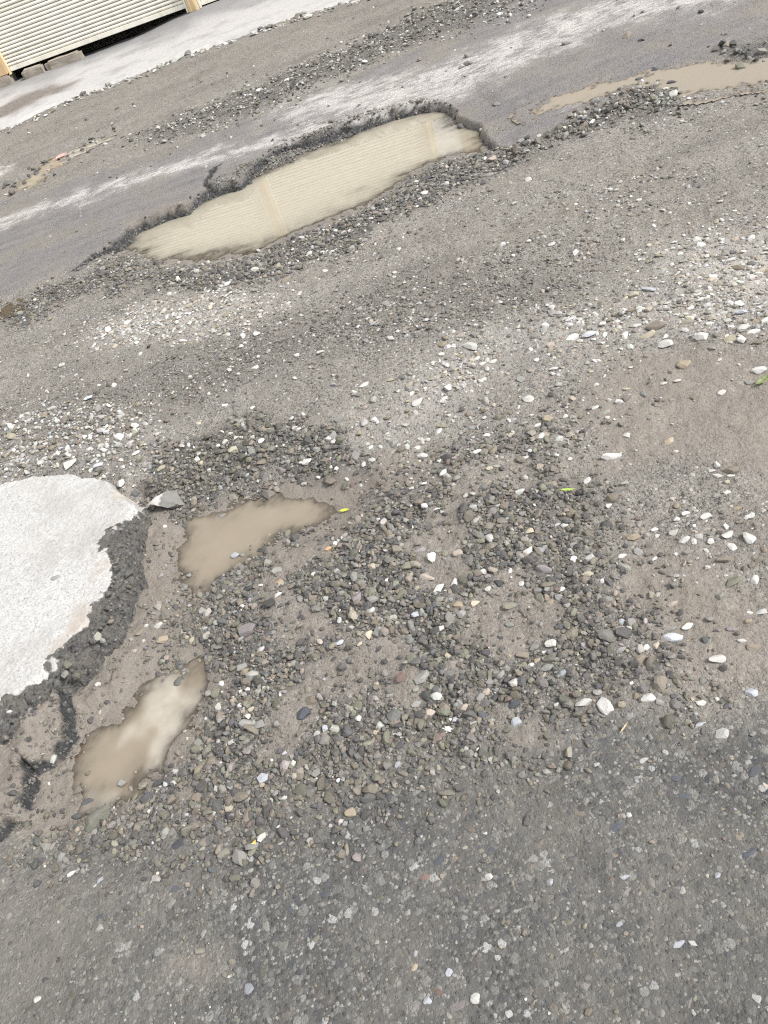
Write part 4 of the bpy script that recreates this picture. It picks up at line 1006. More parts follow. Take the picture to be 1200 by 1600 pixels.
col_attr(me, 'zone_a', np.stack([brk, stain, stain * 0, stain * 0 + 1], -1)[u])
tag(link('broken_slab', me, M_SLAB), 'white topped slab of old road with a dark crumbling edge', kind='structure')

# ------------------------------------------------------------------ puddles
WL = {'puddle_near': 'small muddy puddle nearest the camera, below the broken slab',
      'puddle_mid': 'flat tan puddle beside the corner of the broken slab',
      'puddle_long': 'long muddy puddle reflecting the cream shutters',
      'puddle_right': 'shallow tan puddle widening to a stony pool at the far right',
      'puddle_shop': 'small stony puddle nearest the shop',
      'puddle_blue': 'tiny bluish puddle left of the long puddle'}
for n, lev, depth in PUDDLES:
    a = np.array(P[n])
    st = .010 if lev < -.04 else .016
    xs = np.arange(a[:, 0].min() - .12, a[:, 0].max() + .12, st)
    ys = np.arange(a[:, 1].min() - .12, a[:, 1].max() + .12, st)
    X, Y = np.meshgrid(xs, ys, indexing='ij')
    x, y = X.ravel(), Y.ravel()
    h, _ = terrain(x, y)
    s0 = sdf(x, y, P[n])
    ok = ((h < lev + .012) & (s0 < .10)).reshape(X.shape)
    ii = np.arange(x.size).reshape(X.shape)
    q = np.stack([ii[:-1, :-1], ii[1:, :-1], ii[1:, 1:], ii[:-1, 1:]], -1).reshape(-1, 4)
    q = q[(ok[:-1, :-1] | ok[1:, 1:] | ok[1:, :-1] | ok[:-1, 1:]).ravel()]
    u, inv = np.unique(q.ravel(), return_inverse=True)
    d = np.clip(lev - h, 0, 1)
    turb = {'puddle_right': 900, 'puddle_blue': 18, 'puddle_shop': 320, 'puddle_mid': 200, 'puddle_near': 170}.get(n, 60)
    dens = 1 - np.exp(-d * turb)
    cloud_patch = sstep(.0, .5, fbm(x, y, 5, 3, .5, 131)) if n == 'puddle_near' else x * 0  # cloud reflections painted as pale patches into the near puddle's colour
    me = new_mesh('puddle', np.stack([x, y, x * 0 + lev], -1)[u], inv.astype(np.int32), 4)
    col_attr(me, 'zone_a', np.stack([dens, cloud_patch, x * 0 + (n == 'puddle_long'), x * 0 + (n in ('puddle_right', 'puddle_shop'))], -1)[u])
    tag(link('puddle', me, M_WATER), WL[n], kind='structure')

# ------------------------------------------------------------------ pavement before the shop
FX, FY = 0.0, 11.30                      # foot of the pillar between the shutters
UX, UY = .984, -.178                     # along the facade
NX, NY = -.178, -.984                    # out of the facade
xs = np.arange(-9, 14, .05); ts = np.linspace(0, 1, 60)
PL = [(-9, 10.6), (-3.1, 9.55), (-2.18, 9.08)] + [p for p in P['pavement'][3:8]] + [(4.0, 8.0), (14, 6.0)]
px_ = [p[0] for p in PL]; py_ = [p[1] for p in PL]
X, T_ = np.meshgrid(xs, ts, indexing='ij')
front = np.interp(X, px_, py_) + .06 * fbm(X.ravel(), X.ravel() * 0 + 3, 1.6, 5, .6, 141).reshape(X.shape)
back = FY + (X - FX) * (UY / UX) + .25
Y = front + (back - front) * T_
x, y = X.ravel(), Y.ravel()
t = T_.ravel()
hp = .012 - .025 * t + .010 * fbm(x, y, .9, 3, .5, 143) + .003 * fbm(x, y, 8, 3, .5, 147)
hp += .075 * sstep(-.9, .25, x) * sstep(.6, .95, t)
hp = np.where(t < .03, -.04, hp)
stain = 1 - sstep(-.15, .12, sdf(x + .1 * fbm(x, y, 3, 3, .5, 151), y + .15 * fbm(x, y, 3, 3, .5, 153), P['pave_stain']))
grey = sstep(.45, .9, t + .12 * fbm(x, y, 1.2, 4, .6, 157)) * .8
ii = np.arange(x.size).reshape(X.shape)
q = np.stack([ii[:-1, :-1], ii[1:, :-1], ii[1:, 1:], ii[:-1, 1:]], -1).reshape(-1, 4)
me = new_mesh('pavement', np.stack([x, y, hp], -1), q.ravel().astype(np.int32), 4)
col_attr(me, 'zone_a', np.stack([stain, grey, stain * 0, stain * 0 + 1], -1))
T = NT('dusty_pavement')
_, st_, gr_, _, _ = T.attr('zone_a')
n1 = T.noise(2.5, 5, .6); n2 = T.noise(25, 4, .65)
c = T.mix(T.ramp(n2, [(.3, 0.), (.7, 1.)]), (.35,.340,.333), (.44,.428,.42))
c = T.mix(T.ramp(n1, [(.52, 0.), (.68, .6)]), c, (.225,.215,.205))
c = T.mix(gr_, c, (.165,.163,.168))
c = T.mix(T.math('MULTIPLY', st_, T.ramp(n2, [(.3, .6), (.6, 1.)])), c, (.135,.115,.10))
T.fin(c, .88, T.bump(n2, .004, .6), .3)
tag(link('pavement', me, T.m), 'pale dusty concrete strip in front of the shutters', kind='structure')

# ------------------------------------------------------------------ the shop with its roller shutters
def box(u0, u1, z0, z1, d0, d1):
    """a block on the facade: u along it, z up, d out of it (metres)"""
    v = []
    for d in (d0, d1):
        for (u_, z_) in ((u0, z0), (u1, z0), (u1, z1), (u0, z1)):
            v.append((u_, d, z_))
    f = [(0, 1, 2, 3), (7, 6, 5, 4), (0, 4, 5, 1), (1, 5, 6, 2), (2, 6, 7, 3), (3, 7, 4, 0)]
    return v, f

shop = bpy.data.objects.new('shop_building', None)
scene.collection.objects.link(shop)
shop.matrix_world = Matrix(((UX, NX, 0, FX), (UY, NY, 0, FY), (0, 0, 1, 0), (0, 0, 0, 1)))
tag(shop, 'low shop with cream roller shutters and yellow pillars at the back', 'building')

def bmesh_obj(name, parts, mat, parent, bevel=0.0):
    V, F = [], []
    for v, f in parts:
        o = len(V)
        V += v
        F += [tuple(i + o for i in ff) for ff in f]
    me = bpy.data.meshes.new(name)
    me.from_pydata(V, [], F)
    import bmesh
    b = bmesh.new(); b.from_mesh(me)
    bmesh.ops.recalc_face_normals(b, faces=b.faces)
    if bevel:
        bmesh.ops.bevel(b, geom=b.edges[:], offset=bevel, segments=2, affect='EDGES')
    b.to_mesh(me); b.free()
    return link(name, me, mat, parent)

rng0 = np.random.default_rng(3)
PITCH_S = .0405
def slat_mesh(u0, u1):
    prof = []
    for i in range(9):
        a = i / 8
        prof.append((a * PITCH_S * .90, .018 * math.sin(a * math.pi) ** .8))
    prof = [(0, -.004)] + prof + [(PITCH_S * .90, -.004)]
    n = len(prof)
    V = [(u0, d, z) for z, d in prof] + [(u1, d, z) for z, d in prof]
    F = [(i, i + 1, n + i + 1, n + i) for i in range(n - 1)] + [tuple(range(n)), tuple(range(2 * n - 1, n - 1, -1))]
    me = bpy.data.meshes.new('slat')
    me.from_pydata(V, [], F)
    me.materials.append(M_SHUTTER)
    return me

def shutter(u0, u1, z0, z1, drop):
    sh = bmesh_obj('roller_shutter', [box(u0, u1, z0 + drop, z0 + drop + .05, -.06, -.03)], M_SHUTTER, shop, .004)
    sm = slat_mesh(u0, u1)
    n = int((z1 - z0 - drop - .05) / PITCH_S)
    for k in range(n):
        s = link('slat', sm, None, sh)
        s.rotation_euler = (rng0.normal(0, .02), 0, rng0.normal(0, .0006))
        s.location = (rng0.normal(0, .0015), -.05 + rng0.normal(0, .0016), z0 + drop + .052 + k * PITCH_S)
    return sh

shutter(-2.36, .0, 0, 2.9, .105)
shutter(.19, 2.45, 0, 2.9, .075)
# pillar between the shutters: ribbed guide rails and a plastered core
bmesh_obj('pillar', [box(.03, .16, .05, 3.0, -.12, .03)], M_CREAM, shop, .006)
for u0 in (.0, .165):
    bmesh_obj('guide_rail', [box(u0, u0 + .024, .06, 2.95, -.08, .012)], M_SHUTTER, shop, .003)
for u0 in (.055, .105):
    bmesh_obj('pillar_rib', [box(u0, u0 + .022, .055, 2.99, .03, .045)], M_ORANGE, shop, .003)
bmesh_obj('pillar', [box(-2.62, -2.385, .10, 3.0, -.12, .04)], M_ORANGE, shop, .006)
bmesh_obj('pillar', [box(2.475, 2.55, .03, 3.0, -.12, .035)], M_CREAM, shop, .006)
bmesh_obj('guide_rail', [box(-2.384, -2.362, .08, 2.95, -.08, .012)], M_CREAM, shop, .003)
bmesh_obj('guide_rail', [box(2.452, 2.473, .06, 2.95, -.08, .012)], M_CREAM, shop, .003)
bmesh_obj('plinth', [box(.03, .30, -.03, .05, -.10, .06)], M_BLOCK, shop, .008)
bmesh_obj('plinth', [box(-2.95, -2.39, -.10, .095, -.2, .08)], M_BLOCK, shop, .015)
bmesh_obj('door', [box(2.553, 2.90, .03, 2.95, -.10, .0)], M_WHITEP, shop, .004)
bmesh_obj('wall', [box(2.903, 9.5, -.1, 3.0, -.3, .02)], M_BROWN, shop)
bmesh_obj('wall', [box(-9.0, -2.623, -.1, 3.0, -.3, .0)], M_CREAM, shop)
bmesh_obj('lintel', [box(-9.0, 9.5, 3.002, 3.5, -.3, .05)], M_CREAM, shop, .01)
bmesh_obj('roof', [box(-9.2, 9.7, 3.503, 3.6, -5.0, .35)], M_ROOF, shop, .01)
bmesh_obj('interior', [box(-2.6, 2.6, -.12, -.05, -3.5, -.12), box(-2.6, 2.6, 3.1, 3.2, -3.5, -.12), box(-2.6, 2.6, -.05, 3.1, -3.5, -3.4),
                       box(-2.7, -2.6, -.1, 3.1, -3.5, -.12), box(2.6, 2.7, -.1, 3.1, -3.5, -.12)], M_DARK, shop)

def fac(u_, d, z):
    return (FX + UX * u_ + NX * d, FY + UY * u_ + NY * d, z)

def rough_block(name, u0, u1, z0, z1, d0, d1, label, seed):
    import bmesh
    b = bmesh.new()
    bmesh.ops.create_cube(b, size=1)
    bmesh.ops.bevel(b, geom=b.edges[:], offset=.1, segments=2, affect='EDGES')
    bmesh.ops.subdivide_edges(b, edges=b.edges[:], cuts=2, use_grid_fill=True)
    rnd = random.Random(seed)
    ox = rnd.random() * 50
    C = Vector(fac((u0 + u1) / 2, (d0 + d1) / 2, (z0 + z1) / 2))
    from mathutils import noise as mn
    for v in b.verts:
        p = Vector((v.co.x * (u1 - u0), v.co.y * (d1 - d0), v.co.z * (z1 - z0)))
        p += mn.noise_vector(p * 14 + Vector((ox, 0, 0))) * .012
        v.co = p
    me = bpy.data.meshes.new(name); b.to_mesh(me); b.free()
    o = link(name, me, M_BLOCK)
    o.location = C
    o.rotation_euler = (0, 0, math.atan2(UY, UX))
    return tag(o, label, 'block')
rough_block('concrete_block', -2.20, -1.93, -.05, .085, -.02, .14, 'rounded dirty concrete block at the far left under the shutter', 1)
rough_block('concrete_block', -1.90, -1.42, -.06, .078, -.06, .07, 'flat brown block wedged under the shutter beside the dark gap', 2)

# ------------------------------------------------------------------ stones
def ico(level):
    import bmesh
    b = bmesh.new()
    bmesh.ops.create_icosphere(b, subdivisions=level, radius=1.0)
    V = np.array([v.co[:] for v in b.verts]); Fc = np.array([[v.index for v in f.verts] for f in b.faces])
    b.free()
    return V, Fc

rng = np.random.default_rng(7)
def make_protos(level, count, cuts, seed):
    g = np.random.default_rng(seed)
    V0, F0 = ico(level)
    out = []
    for i in range(count):
        V = V0 * (1 + g.normal(0, .07, (len(V0), 1)) * (1 if level < 3 else 0))
        for c in range(cuts):
            n = g.normal(size=3); n /= np.linalg.norm(n)
            d = g.uniform(.52, .85)
            t = V @ n - d
            V = V - np.where(t > 0, t, 0)[:, None] * n[None]
        if level >= 3:
            lo = g.normal(size=(4, 3)) * 2.2
            V = V * (1 + .05 * sum(np.sin(V @ q + i) for q in lo)[:, None] * .6)
        V = V / np.abs(V).max(0)
        out.append(V)
    return np.array(out), F0

PR1 = make_protos(1, 48, 4, 11)
PR2 = make_protos(2, 40, 7, 12)
PR3 = make_protos(3, 60, 13, 13)

def rot_mats(yaw, tx, ty):
    cz, sz, cx, sx_, cy, sy_ = np.cos(yaw), np.sin(yaw), np.cos(tx), np.sin(tx), np.cos(ty), np.sin(ty)
    Z = np.zeros((len(yaw), 3, 3)); X = Z.copy(); Y = Z.copy()
    Z[:, 0, 0] = cz; Z[:, 0, 1] = -sz; Z[:, 1, 0] = sz; Z[:, 1, 1] = cz; Z[:, 2, 2] = 1
    X[:, 0, 0] = 1; X[:, 1, 1] = cx; X[:, 1, 2] = -sx_; X[:, 2, 1] = sx_; X[:, 2, 2] = cx
    Y[:, 1, 1] = 1; Y[:, 0, 0] = cy; Y[:, 0, 2] = sy_; Y[:, 2, 0] = -sy_; Y[:, 2, 2] = cy
    return Z @ X @ Y

def stone_field(name, pos, half, yaw, tilt, tint, protos, label):
    PV, PF = protos
    n = len(pos)
    k = rng.integers(0, len(PV), n)
    V = PV[k] * half[:, None, :]
    M = rot_mats(yaw, rng.normal(0, 1, n) * tilt, rng.normal(0, 1, n) * tilt)
    V = np.einsum('nij,nkj->nki', M, V) + pos[:, None, :]
    nv = PV.shape[1]
    Fc = (PF[None] + (np.arange(n) * nv)[:, None, None]).reshape(-1)
    me = new_mesh(name, V.reshape(-1, 3), Fc.astype(np.int32), 3, smooth=False)
    c = np.ones((n, nv, 4)); c[:, :, :3] = tint[:, None, :]
    col_attr(me, 'tint', c.reshape(-1, 4))
    return tag(link(name, me, M_STONE), label, kind='stuff')

PAL = {'W': (.49,.48,.46), 'B': (.40,.415,.445), 'C': (.42,.375,.295), 'G': (.25,.245,.23), 'D': (.075,.075,.08),
       'S': (.075,.080,.094), 'T': (.29,.245,.185), 'N': (.20,.172,.14), 'M': (.21,.19,.195), 'R': (.165,.118,.102),
       'O': (.165,.165,.125), 'P': (.38,.325,.28), 'Y': (.40,.25,.15)}
def palette(n, spec):
    keys = list(spec); w = np.array([spec[k] for k in keys], float); w /= w.sum()
    c = np.array([PAL[k] for k in keys])[rng.choice(len(keys), n, p=w)]
    c = np.where(c.mean(1, keepdims=True) > .4, c * .88, c * .62 + np.array([.130, .120, .106]) * .38)     # road dust clings to the dark ones
    return c * np.exp(rng.normal(0, .20, (n, 1))) * (1 + rng.normal(0, .02, (n, 3)))

fwd = np.array([0, math.cos(R(PITCH)), -math.sin(R(PITCH))])
def in_view(x, y, grow=1.12):
    """keep what the photograph's viewpoint and a step beside it can see"""
    d = np.stack([x, y, x * 0 - CAM_H], -1)
    Rm = np.array(cam.matrix_world.to_3x3())
    c = d @ Rm
    z = np.maximum(-c[:, 2], 1e-3)
    return (np.abs(c[:, 0] / z) < grow * 600 / 1209) & (np.abs(c[:, 1] / z) < grow * 800 / 1209)

big = np.array([(s[0], s[1], max(s[2], s[3]) * .5) for s in STONES])
MUTE = np.array([.088, .087, .083])
def scatter(name, outline, count, size, spec, label, soft=.05, sigma=.45, sink=.25, flat=.6, tilt=.3, level=1, clear=1.0, dens=None, smax=None):
    a = np.array(P[outline]) if isinstance(outline, str) else np.array(outline)
    ext = soft * 1.5
    lo, hi = a.min(0) - ext, a.max(0) + ext
    x = rng.uniform(lo[0], hi[0], count); y = rng.uniform(lo[1], hi[1], count)
    v = in_view(x, y)
    x, y = x[v], y[v]
    wx = x + fbm(x, y, 5, 4, .55, 3) * .06; wy = y + fbm(x, y, 5, 4, .55, 9) * .08
    p = 1 - sstep(-soft, soft, sdf(wx, wy, a))
    if dens is not None:
        p = p * dens(x, y)
    v = rng.random(len(x)) < p
    x, y = x[v], y[v]
    n = len(x)
    s = np.clip(size * np.exp(rng.normal(0, sigma, n)), size * .35, smax or size * 3.2)
    h, m = terrain(x, y)
    ok = np.ones(n, bool)
    if clear:
        for bx, by, br in big:
            ok &= (x - bx) ** 2 + (y - by) ** 2 > (br * clear) ** 2
    x, y, s, h = x[ok], y[ok], s[ok], h[ok]
    n = len(x)
    half = np.stack([s * rng.uniform(.8, 1.3, n), s * rng.uniform(.6, 1.0, n), s * flat * rng.uniform(.6, 1.15, n)], -1) * .5
    pos = np.stack([x, y, h + half[:, 2] * (1 - 2 * sink)], -1)
    t = palette(n, spec)
    if name == 'embedded_gravel':                       # worn flat and filmed with the same binder
        t = t * .78 + MUTE * .12
    print('scatter', name, outline if isinstance(outline, str) else '', n)
    return stone_field(name, pos, half, rng.uniform(0, 6.28, n), tilt, t, {1: PR1, 2: PR2}[level], label)

def patchy(freq, lo, hi, seed, base=0.0):
    return lambda x, y: base + (1 - base) * sstep(lo, hi, fbm(x, y, freq, 3, .55, seed))
DARKMIX = dict(D=3.0, G=2.0, N=2.8, O=1.8, S=.6, M=.5, T=.22, W=.12, C=.08, P=.03, R=.04)
G_MAIN = DARKMIX
# fines first, then the coarser stones on top
scatter('gravel', 'gravel_main', 66000, .0082, G_MAIN, 'fine dark chippings filling the gravel bed', .26, .4, .2, .7, .4, dens=mud_holes)
scatter('gravel', 'gravel_main', 15500, .0148, G_MAIN, 'coarse dark grey gravel beside the two near puddles', .20, .38, .28, .62, .35, level=2, dens=mud_holes, smax=.036)
scatter('gravel', 'gravel_bank', 9000, .0105, dict(DARKMIX, W=.5), 'dark gravel along the upper rim of the middle puddle', .06, .45, .2, .65, .4)
scatter('gravel', 'gravel_white', 9000, .0115, dict(W=3, C=1, G=1.5, N=1, B=.5, P=.4), 'white stone chippings heaped against the broken slab', .10, .45, .2, .65, .4)
scatter('gravel', 'grit_band', 44000, .0085, dict(D=2, G=3, N=2, O=1, W=.9, C=.3), 'dark grit band across the middle of the road', .25, .35, .25, .6, .3, dens=patchy(2.2, -.5, .35, 211, .15))
scatter('gravel', 'pale_band', 9500, .0125, dict(W=3, C=1.2, P=.6, G=.8, T=.6), 'pale chippings on the left of the road below the long puddle', .2, .4, .35, .5, .2)
scatter('gravel', 'pale_mid', 17000, .0105, dict(W=3, C=1, P=.5, G=1.2, T=.7), 'pale chippings strewn through the middle of the road', .2, .5, .3, .55, .25, dens=patchy(3, -.3, .4, 217, .15))
scatter('gravel', 'pale_right', 9000, .0125, dict(W=3, C=1.2, P=.5, G=.8, T=.7), 'pale chippings on the dry patch at the right', .3, .45, .35, .5, .2)
scatter('gravel', 'gravel_long', 44000, .0122, dict(DARKMIX, W=.5, G=2.6), 'dark gravel along the lower rim of the long puddle', .12, .42, .25, .62, .35)
scatter('gravel', 'gravel_bench', 6000, .0105, dict(G=4, N=3, D=1, O=1.5, W=.4), 'broken stones under the asphalt ledge of the long puddle', .05, .4, .25, .65, .4)
scatter('gravel', 'ridge_far', 15000, .0165, dict(D=1.3, G=3.0, W=1.8, N=1.6, O=.8), 'ridge of dark and white gravel before the pavement', .28, .4, .2, .65, .35)
scatter('gravel', 'ridge_right', 2300, .0165, dict(D=1.6, G=3, W=.8, N=2.2, O=1), 'ridge of dark stones along the far asphalt edge at right', .08, .45, .2, .7, .4)
scatter('gravel', 'ridge_edge', 170, .036, dict(D=3, G=1, N=1, O=1), 'dark stones in the shallow pool at the far right', .08, .35, .3, .7, .4)
scatter('gravel', 'puddle_shop', 260, .036, dict(D=3, G=1, W=.6, N=1), 'dark stones standing in the small puddle nearest the shop', .22, .35, .2, .7, .3)
ROADP = [(-2.6, .9), (1.6, .5), (3.4, 4.0), (2.6, 5.2), (-2.4, 5.4), (-2.6, 3.0)]
ROADMIX = dict(W=2.2, C=.8, P=.5, G=2.2, N=1.8, D=1.0, T=.8, B=.2)
def road_d(x, y):
    h, m = terrain(x, y)
    q = (1 - m['asphalt_near']) * (1 - m['asphalt_far']) * (1 - .93 * m['mud_hole']) * (1 - .75 * m['mud_mid'])
    q *= np.where(m['water'] < .02, 0, 1) * (1 - .55 * m['mud_right']) * (1 - .5 * m['mud_low'])
    s = sdf(x, y, P['slab'])
    q *= np.where(s < .05, .0, 1)
    return q * (.07 + .93 * sstep(-.08, .5, fbm(x * .6 + y * .15, y, 2.0, 4, .6, 223)))
scatter('gravel', ROADP, 60000, .0080, ROADMIX, 'small loose chippings sprinkled over the dirt road', .2, .5, .3, .6, .25, dens=road_d)
scatter('gravel', ROADP, 7500, .0160, dict(ROADMIX, W=3), 'loose stones sprinkled over the dirt road', .2, .35, .3, .55, .25, level=2, dens=road_d, smax=.030)
FARP = [(-3.6, 5.3), (3.6, 4.2), (4.5, 7.6), (-3.4, 9.2)]
def far_d(x, y):
    h, m = terrain(x, y)
    return np.where(m['water'] < .0, 0, 1) * (.08 + .6 * sstep(.1, .6, fbm(x, y, 1.6, 4, .6, 227)))
scatter('gravel', FARP, 5000, .019, dict(W=1.6, G=2, D=1, N=1), 'scattered chippings on the far side of the road', .3, .5, .3, .55, .25, dens=far_d)
EDGE = [(a_[0], a_[1] - .16) for a_ in P['pavement'][1:8]] + [(a_[0], a_[1] + .02) for a_ in P['pavement'][1:8]][::-1]
scatter('gravel', EDGE, 1500, .034, dict(W=3, G=1.2, C=.8, N=.6), 'white chippings along the broken edge of the pavement', .10, .4, .25, .6, .3)
def asp_d(x, y):
    m = terrain(x, y)[1]
    return (1 - .9 * m['smear_one']) * (1 - .6 * m['smear_two']) * (1 - .8 * m['smear_three']) * (.08 + .92 * sstep(-.45, .35, fbm(x, y, 2.6, 4, .55, 231))) * (.45 + .55 * sstep(-.55, .0, x))
# stones set flush in the front asphalt, and crumbs lying on it
ASPMIX = dict(D=2.6, S=2.6, G=2.6, N=2.2, O=1.2, M=1.4, B=.12, W=.10, C=.12, R=.12, T=.35)
scatter('embedded_gravel', 'asphalt_near', 44000, .0085, ASPMIX, 'small stones set flush in the front asphalt', .05, .45, .84, .5, .06, level=1, dens=asp_d)
scatter('embedded_gravel', 'asphalt_near', 6500, .0195, ASPMIX, 'larger stones set flush in the front asphalt', .05, .3, .88, .45, .05, level=2, smax=.032, dens=asp_d)
scatter('gravel', 'asphalt_near', 5000, .0050, dict(G=2, W=.35, N=3, C=.2), 'loose crumbs on the front asphalt', .05, .45, .25, .6, .3)
scatter('gravel', 'mud_hole', 9000, .0100, dict(DARKMIX), 'dark crumbs pressed into the wet mud beside the slab', .04, .45, .4, .6, .3, dens=lambda x, y: np.where(terrain(x, y)[1]['water'] < .01, .05, patchy(4, -.1, .5, 239, .1)(x, y)))
def rem_d(x, y):
    return np.exp(-(sdf(x, y, P['remnant']) / .022) ** 2)
scatter('crumbled_asphalt', 'remnant', 9000, .0075, dict(D=4, G=1, N=2, O=1), 'dark crumbs along the edge of the old road layer below the slab', .05, .4, .3, .7, .5, dens=rem_d)
def lip_d(x, y):
    e = sdf(x + .045 * fbm(x, y, 4, 3, .38, 81), y + .05 * fbm(x, y, 4, 3, .38, 83), P['asphalt_far'])
    return np.exp(-((e - .012) / .018) ** 2) * (1 - sstep(.2, .42, sdf(x, y, P['puddle_long'])))
scatter('crumbled_asphalt', [(-1.6, 3.6), (1.6, 4.3), (1.6, 5.6), (-1.6, 4.9)], 26000, .016, dict(D=5, S=1, G=.7, N=.8), 'dark lumps along the broken asphalt lip of the long puddle', .05, .45, .3, .75, .4, dens=lip_d)
# crumbs on the slab's broken edge
n = 2600
x = rng.uniform(-1.5, -.5, n); y = rng.uniform(.85, 2.3, n)
s_ = sdf(x + .014 * fbm(x, y, 9, 4, .6, 101) + .011 * fbm(x, y, 4.5, 2, .5, 115), y + .014 * fbm(x, y, 9, 4, .6, 105) + .011 * fbm(x, y, 4.5, 2, .5, 117), P['slab_face'])
v = (s_ > -.05) & (s_ < .05) & (y < 1.95); x, y, s_ = x[v], y[v], s_[v]
f_ = sstep(-.105, .040, s_) ** 1.25
f_ = s_
z = .052 - .022 * sstep(-.065, .0, s_) - .085 * sstep(-.012, .026, s_)
hs = np.minimum(.0085 * np.exp(rng.normal(0, .6, len(x))), .026) * .5
stone_field('crumbled_asphalt', np.stack([x, y, z], -1), np.stack([hs * 1.1, hs, hs * .8], -1), rng.uniform(0, 6.28, len(x)), .5,
            palette(len(x), dict(D=4, G=2, S=1, N=1.5, O=1)), PR1, 'dark crumbs along the broken edge of the white slab')

# --------------------------------------------------------- single stones one can pick out
ZG = {'asphalt': 'stones in the front asphalt', 'rubble': 'chippings above the slab', 'hole': 'stones beside the slab', 'far': 'stones by the far pool',
      'long': 'stones around the long puddle', 'bank': 'stones on the gravel bank', 'gravel': 'stones in the dark gravel', 'left': 'stones on the left dirt',
      'dirt': 'stones on the right dirt', 'middle': 'stones on the middle dirt'}
labels = [s[7] for s in STONES]
bx = np.array([s[0] for s in STONES]); by_ = np.array([s[1] for s in STONES])
bh, bm_ = terrain(bx, by_)
PV, PF = PR3
g = np.random.default_rng(5)
for i, s in enumerate(STONES):
    x, y, w, d, hgt, c, z, _ = s
    k = i % len(PV)
    half = np.array([w, d, hgt]) * .5
    sink = .30
    if z == 'asphalt' and c not in 'WB':
        half[2] *= .5; sink = .82
    elif z == 'asphalt':
        sink = .56
    if 'sunk' in s[7] or c in 'NT':
        sink = max(sink, .4)
    V = PV[k] * half
    lvl = bh[i]
    if 'white broken slab' in s[7]:
        lvl = .052
    if 'puddle' in s[7] and ('breaking' in s[7] or 'poking' in s[7]):
        lvl = -.046; sink = .4
    me = new_mesh('stone', V, PF.ravel().astype(np.int32), 3, smooth=True)
    tint = np.array(PAL[c]) * math.exp(g.normal(0, .13)) * (.74 if z == 'asphalt' and c in 'WBC' else 1.0)
    col_attr(me, 'tint', np.tile(np.append(tint, 1), (len(V), 1)))
    me.set_sharp_from_angle(angle=R(17))
    o = link('stone', me, M_STONE)
    o.location = (x, y, lvl + half[2] * (1 - 2 * sink))
    o.rotation_euler = (g.normal(0, .10), g.normal(0, .10), g.normal(0, .35))
    tag(o, labels[i], 'stone', ZG[z])

# --------------------------------------------------------- broken chunks and shards
def rock(name, loc, size, rz, tilt, mat_tints, label, seed, cat='rock'):
    gg = np.random.default_rng(seed)
    V, Fc = ico(4)
    for c in range(9):
        n = gg.normal(size=3); n[2] *= .6; n /= np.linalg.norm(n)
        t = V @ n - gg.uniform(.45, .75)
        V = V - np.where(t > 0, t, 0)[:, None] * n
    V = V / np.abs(V).max(0)
    V = V + .05 * np.stack([fbm(V[:, 1] + 3 * V[:, 2], V[:, 0] - V[:, 2], 3, 4, .6, seed + j) for j in range(3)], -1)
    V = V * np.array(size) * .5
    me = new_mesh(name, V, Fc.ravel().astype(np.int32), 3)
    c = np.array([mat_tints(v) + (1,) for v in V])
    col_attr(me, 'tint', c)
    me.set_sharp_from_angle(angle=R(35))
    o = link(name, me, M_STONE)
    o.location = loc
    o.rotation_euler = (tilt[0], tilt[1], rz)
    return tag(o, label, cat)
x, y = A['chunk']
zc = float(terrain(np.array([x]), np.array([y]))[0][0])
rock('rock', (x + .012, y - .02, zc + .012), (.125, .085, .075), -.5, (.1, .12), lambda v: (.60, .58, .55) if v[0] < -.005 and v[2] > -.01 else (.20, .195, .185),
     'chunk of broken road with a white end stuck in the mud', 31)
x, y = A['shard']
zc = float(terrain(np.array([x]), np.array([y]))[0][0])
rock('rock', (x, y, zc + .008), (.085, .04, .028), .35, (.25, 0), lambda v: (.15, .15, .125), 'long dark shard of stone at the lower tip of the near puddle', 33)

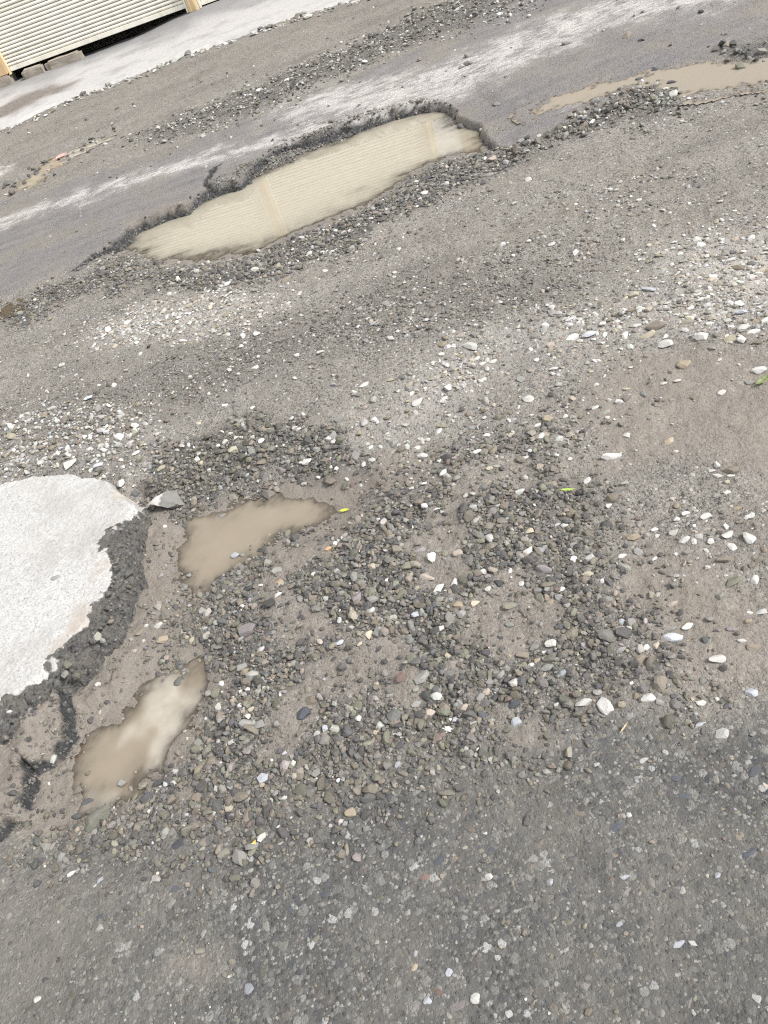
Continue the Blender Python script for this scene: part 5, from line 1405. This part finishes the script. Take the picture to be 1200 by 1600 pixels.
# --------------------------------------------------------- leaves, straw and an added reflection patch
def leaf(name, at, length, width, rz, col, col2, label, cat='leaf', lift=.006, curl=.25):
    n, mside = 13, 4
    V, Fc = [], []
    for i in range(n):
        t = i / (n - 1)
        wv = width * .5 * math.sin(math.pi * min(t * 1.02, 1)) ** .75 * (1 - .35 * t)
        for j in range(-mside, mside + 1):
            q = j / mside
            V.append((t * length - length / 2, q * wv, lift + curl * length * (t - .5) ** 2 + abs(q) * wv * .35 + .0008 * math.sin(t * 25 + q * 4)))
    w_ = 2 * mside + 1
    for i in range(n - 1):
        for j in range(w_ - 1):
            a = i * w_ + j
            Fc.append((a, a + 1, a + w_ + 1, a + w_))
    me = bpy.data.meshes.new(name)
    me.from_pydata(V, [], Fc)
    me.polygons.foreach_set('use_smooth', [True] * len(Fc))
    T = NT(name)
    T.fin(T.mix(T.ramp(T.noise(90, 3, .6), [(.35, 0.), (.65, 1.)]), col, col2), .55, None, .4)
    me.materials.append(T.m)
    o = link(name, me)
    md = o.modifiers.new('thickness', 'SOLIDIFY'); md.thickness = .0005
    x, y = A[at]
    o.location = (x, y, float(terrain(np.array([x]), np.array([y]))[0][0]))
    o.rotation_euler = (.08, -.05, rz)
    tag(o, label, cat)
    stem = [(-length * .5 - length * .22, 0), (-length * .5 + .001, 0)]
    me2 = bpy.data.meshes.new('stalk')
    r_ = width * .035
    ring = [(math.cos(a), math.sin(a)) for a in np.linspace(0, 2 * math.pi, 6, endpoint=False)]
    z0 = lift + curl * length * .25
    V = [(sx_, r_ * c_, z0 + r_ * s2) for sx_, _ in stem for c_, s2 in ring]
    me2.from_pydata(V, [], [(i, (i + 1) % 6, 6 + (i + 1) % 6, 6 + i) for i in range(6)])
    me2.materials.append(T.m)
    link('stalk', me2, None, o)
    return o
leaf('leaf', 'leaf_big', .062, .024, .28, (.10,.13,.045), (.19,.21,.09), 'big olive green leaf at the right edge of the road', curl=.5)
leaf('leaf', 'leaf_bright', .032, .013, -.35, (.52,.62,.05), (.60,.66,.08), 'bright yellow green leaf on the mud beside the middle puddle')
leaf('leaf', 'leaf_small', .040, .011, -.5, (.28,.40,.07), (.36,.45,.12), 'small green leaf lying in the chippings right of the dark gravel')
leaf('leaf', 'leaf_yellow', .018, .013, .8, (.62,.38,.07), (.70,.52,.20), 'crumpled yellow leaf on the front asphalt', curl=1.2)
leaf('straw', 'straw', .026, .004, .55, (.55,.42,.22), (.60,.48,.28), 'tan straw stalk on the front asphalt', 'straw')
leaf('reflection_patch', 'reflection_spot', .11, .09, .3, (.45,.22,.20), (.55,.36,.33), 'faded red patch added for a reflection in the small puddle nearest the shop', 'reflection_spot', .02, .3)  # solid red patch added in place of a reflection on the water

print('TRIS', sum(len(o.data.loops) - 2 * len(o.data.polygons) for o in scene.objects if o.type == 'MESH'), flush=True)
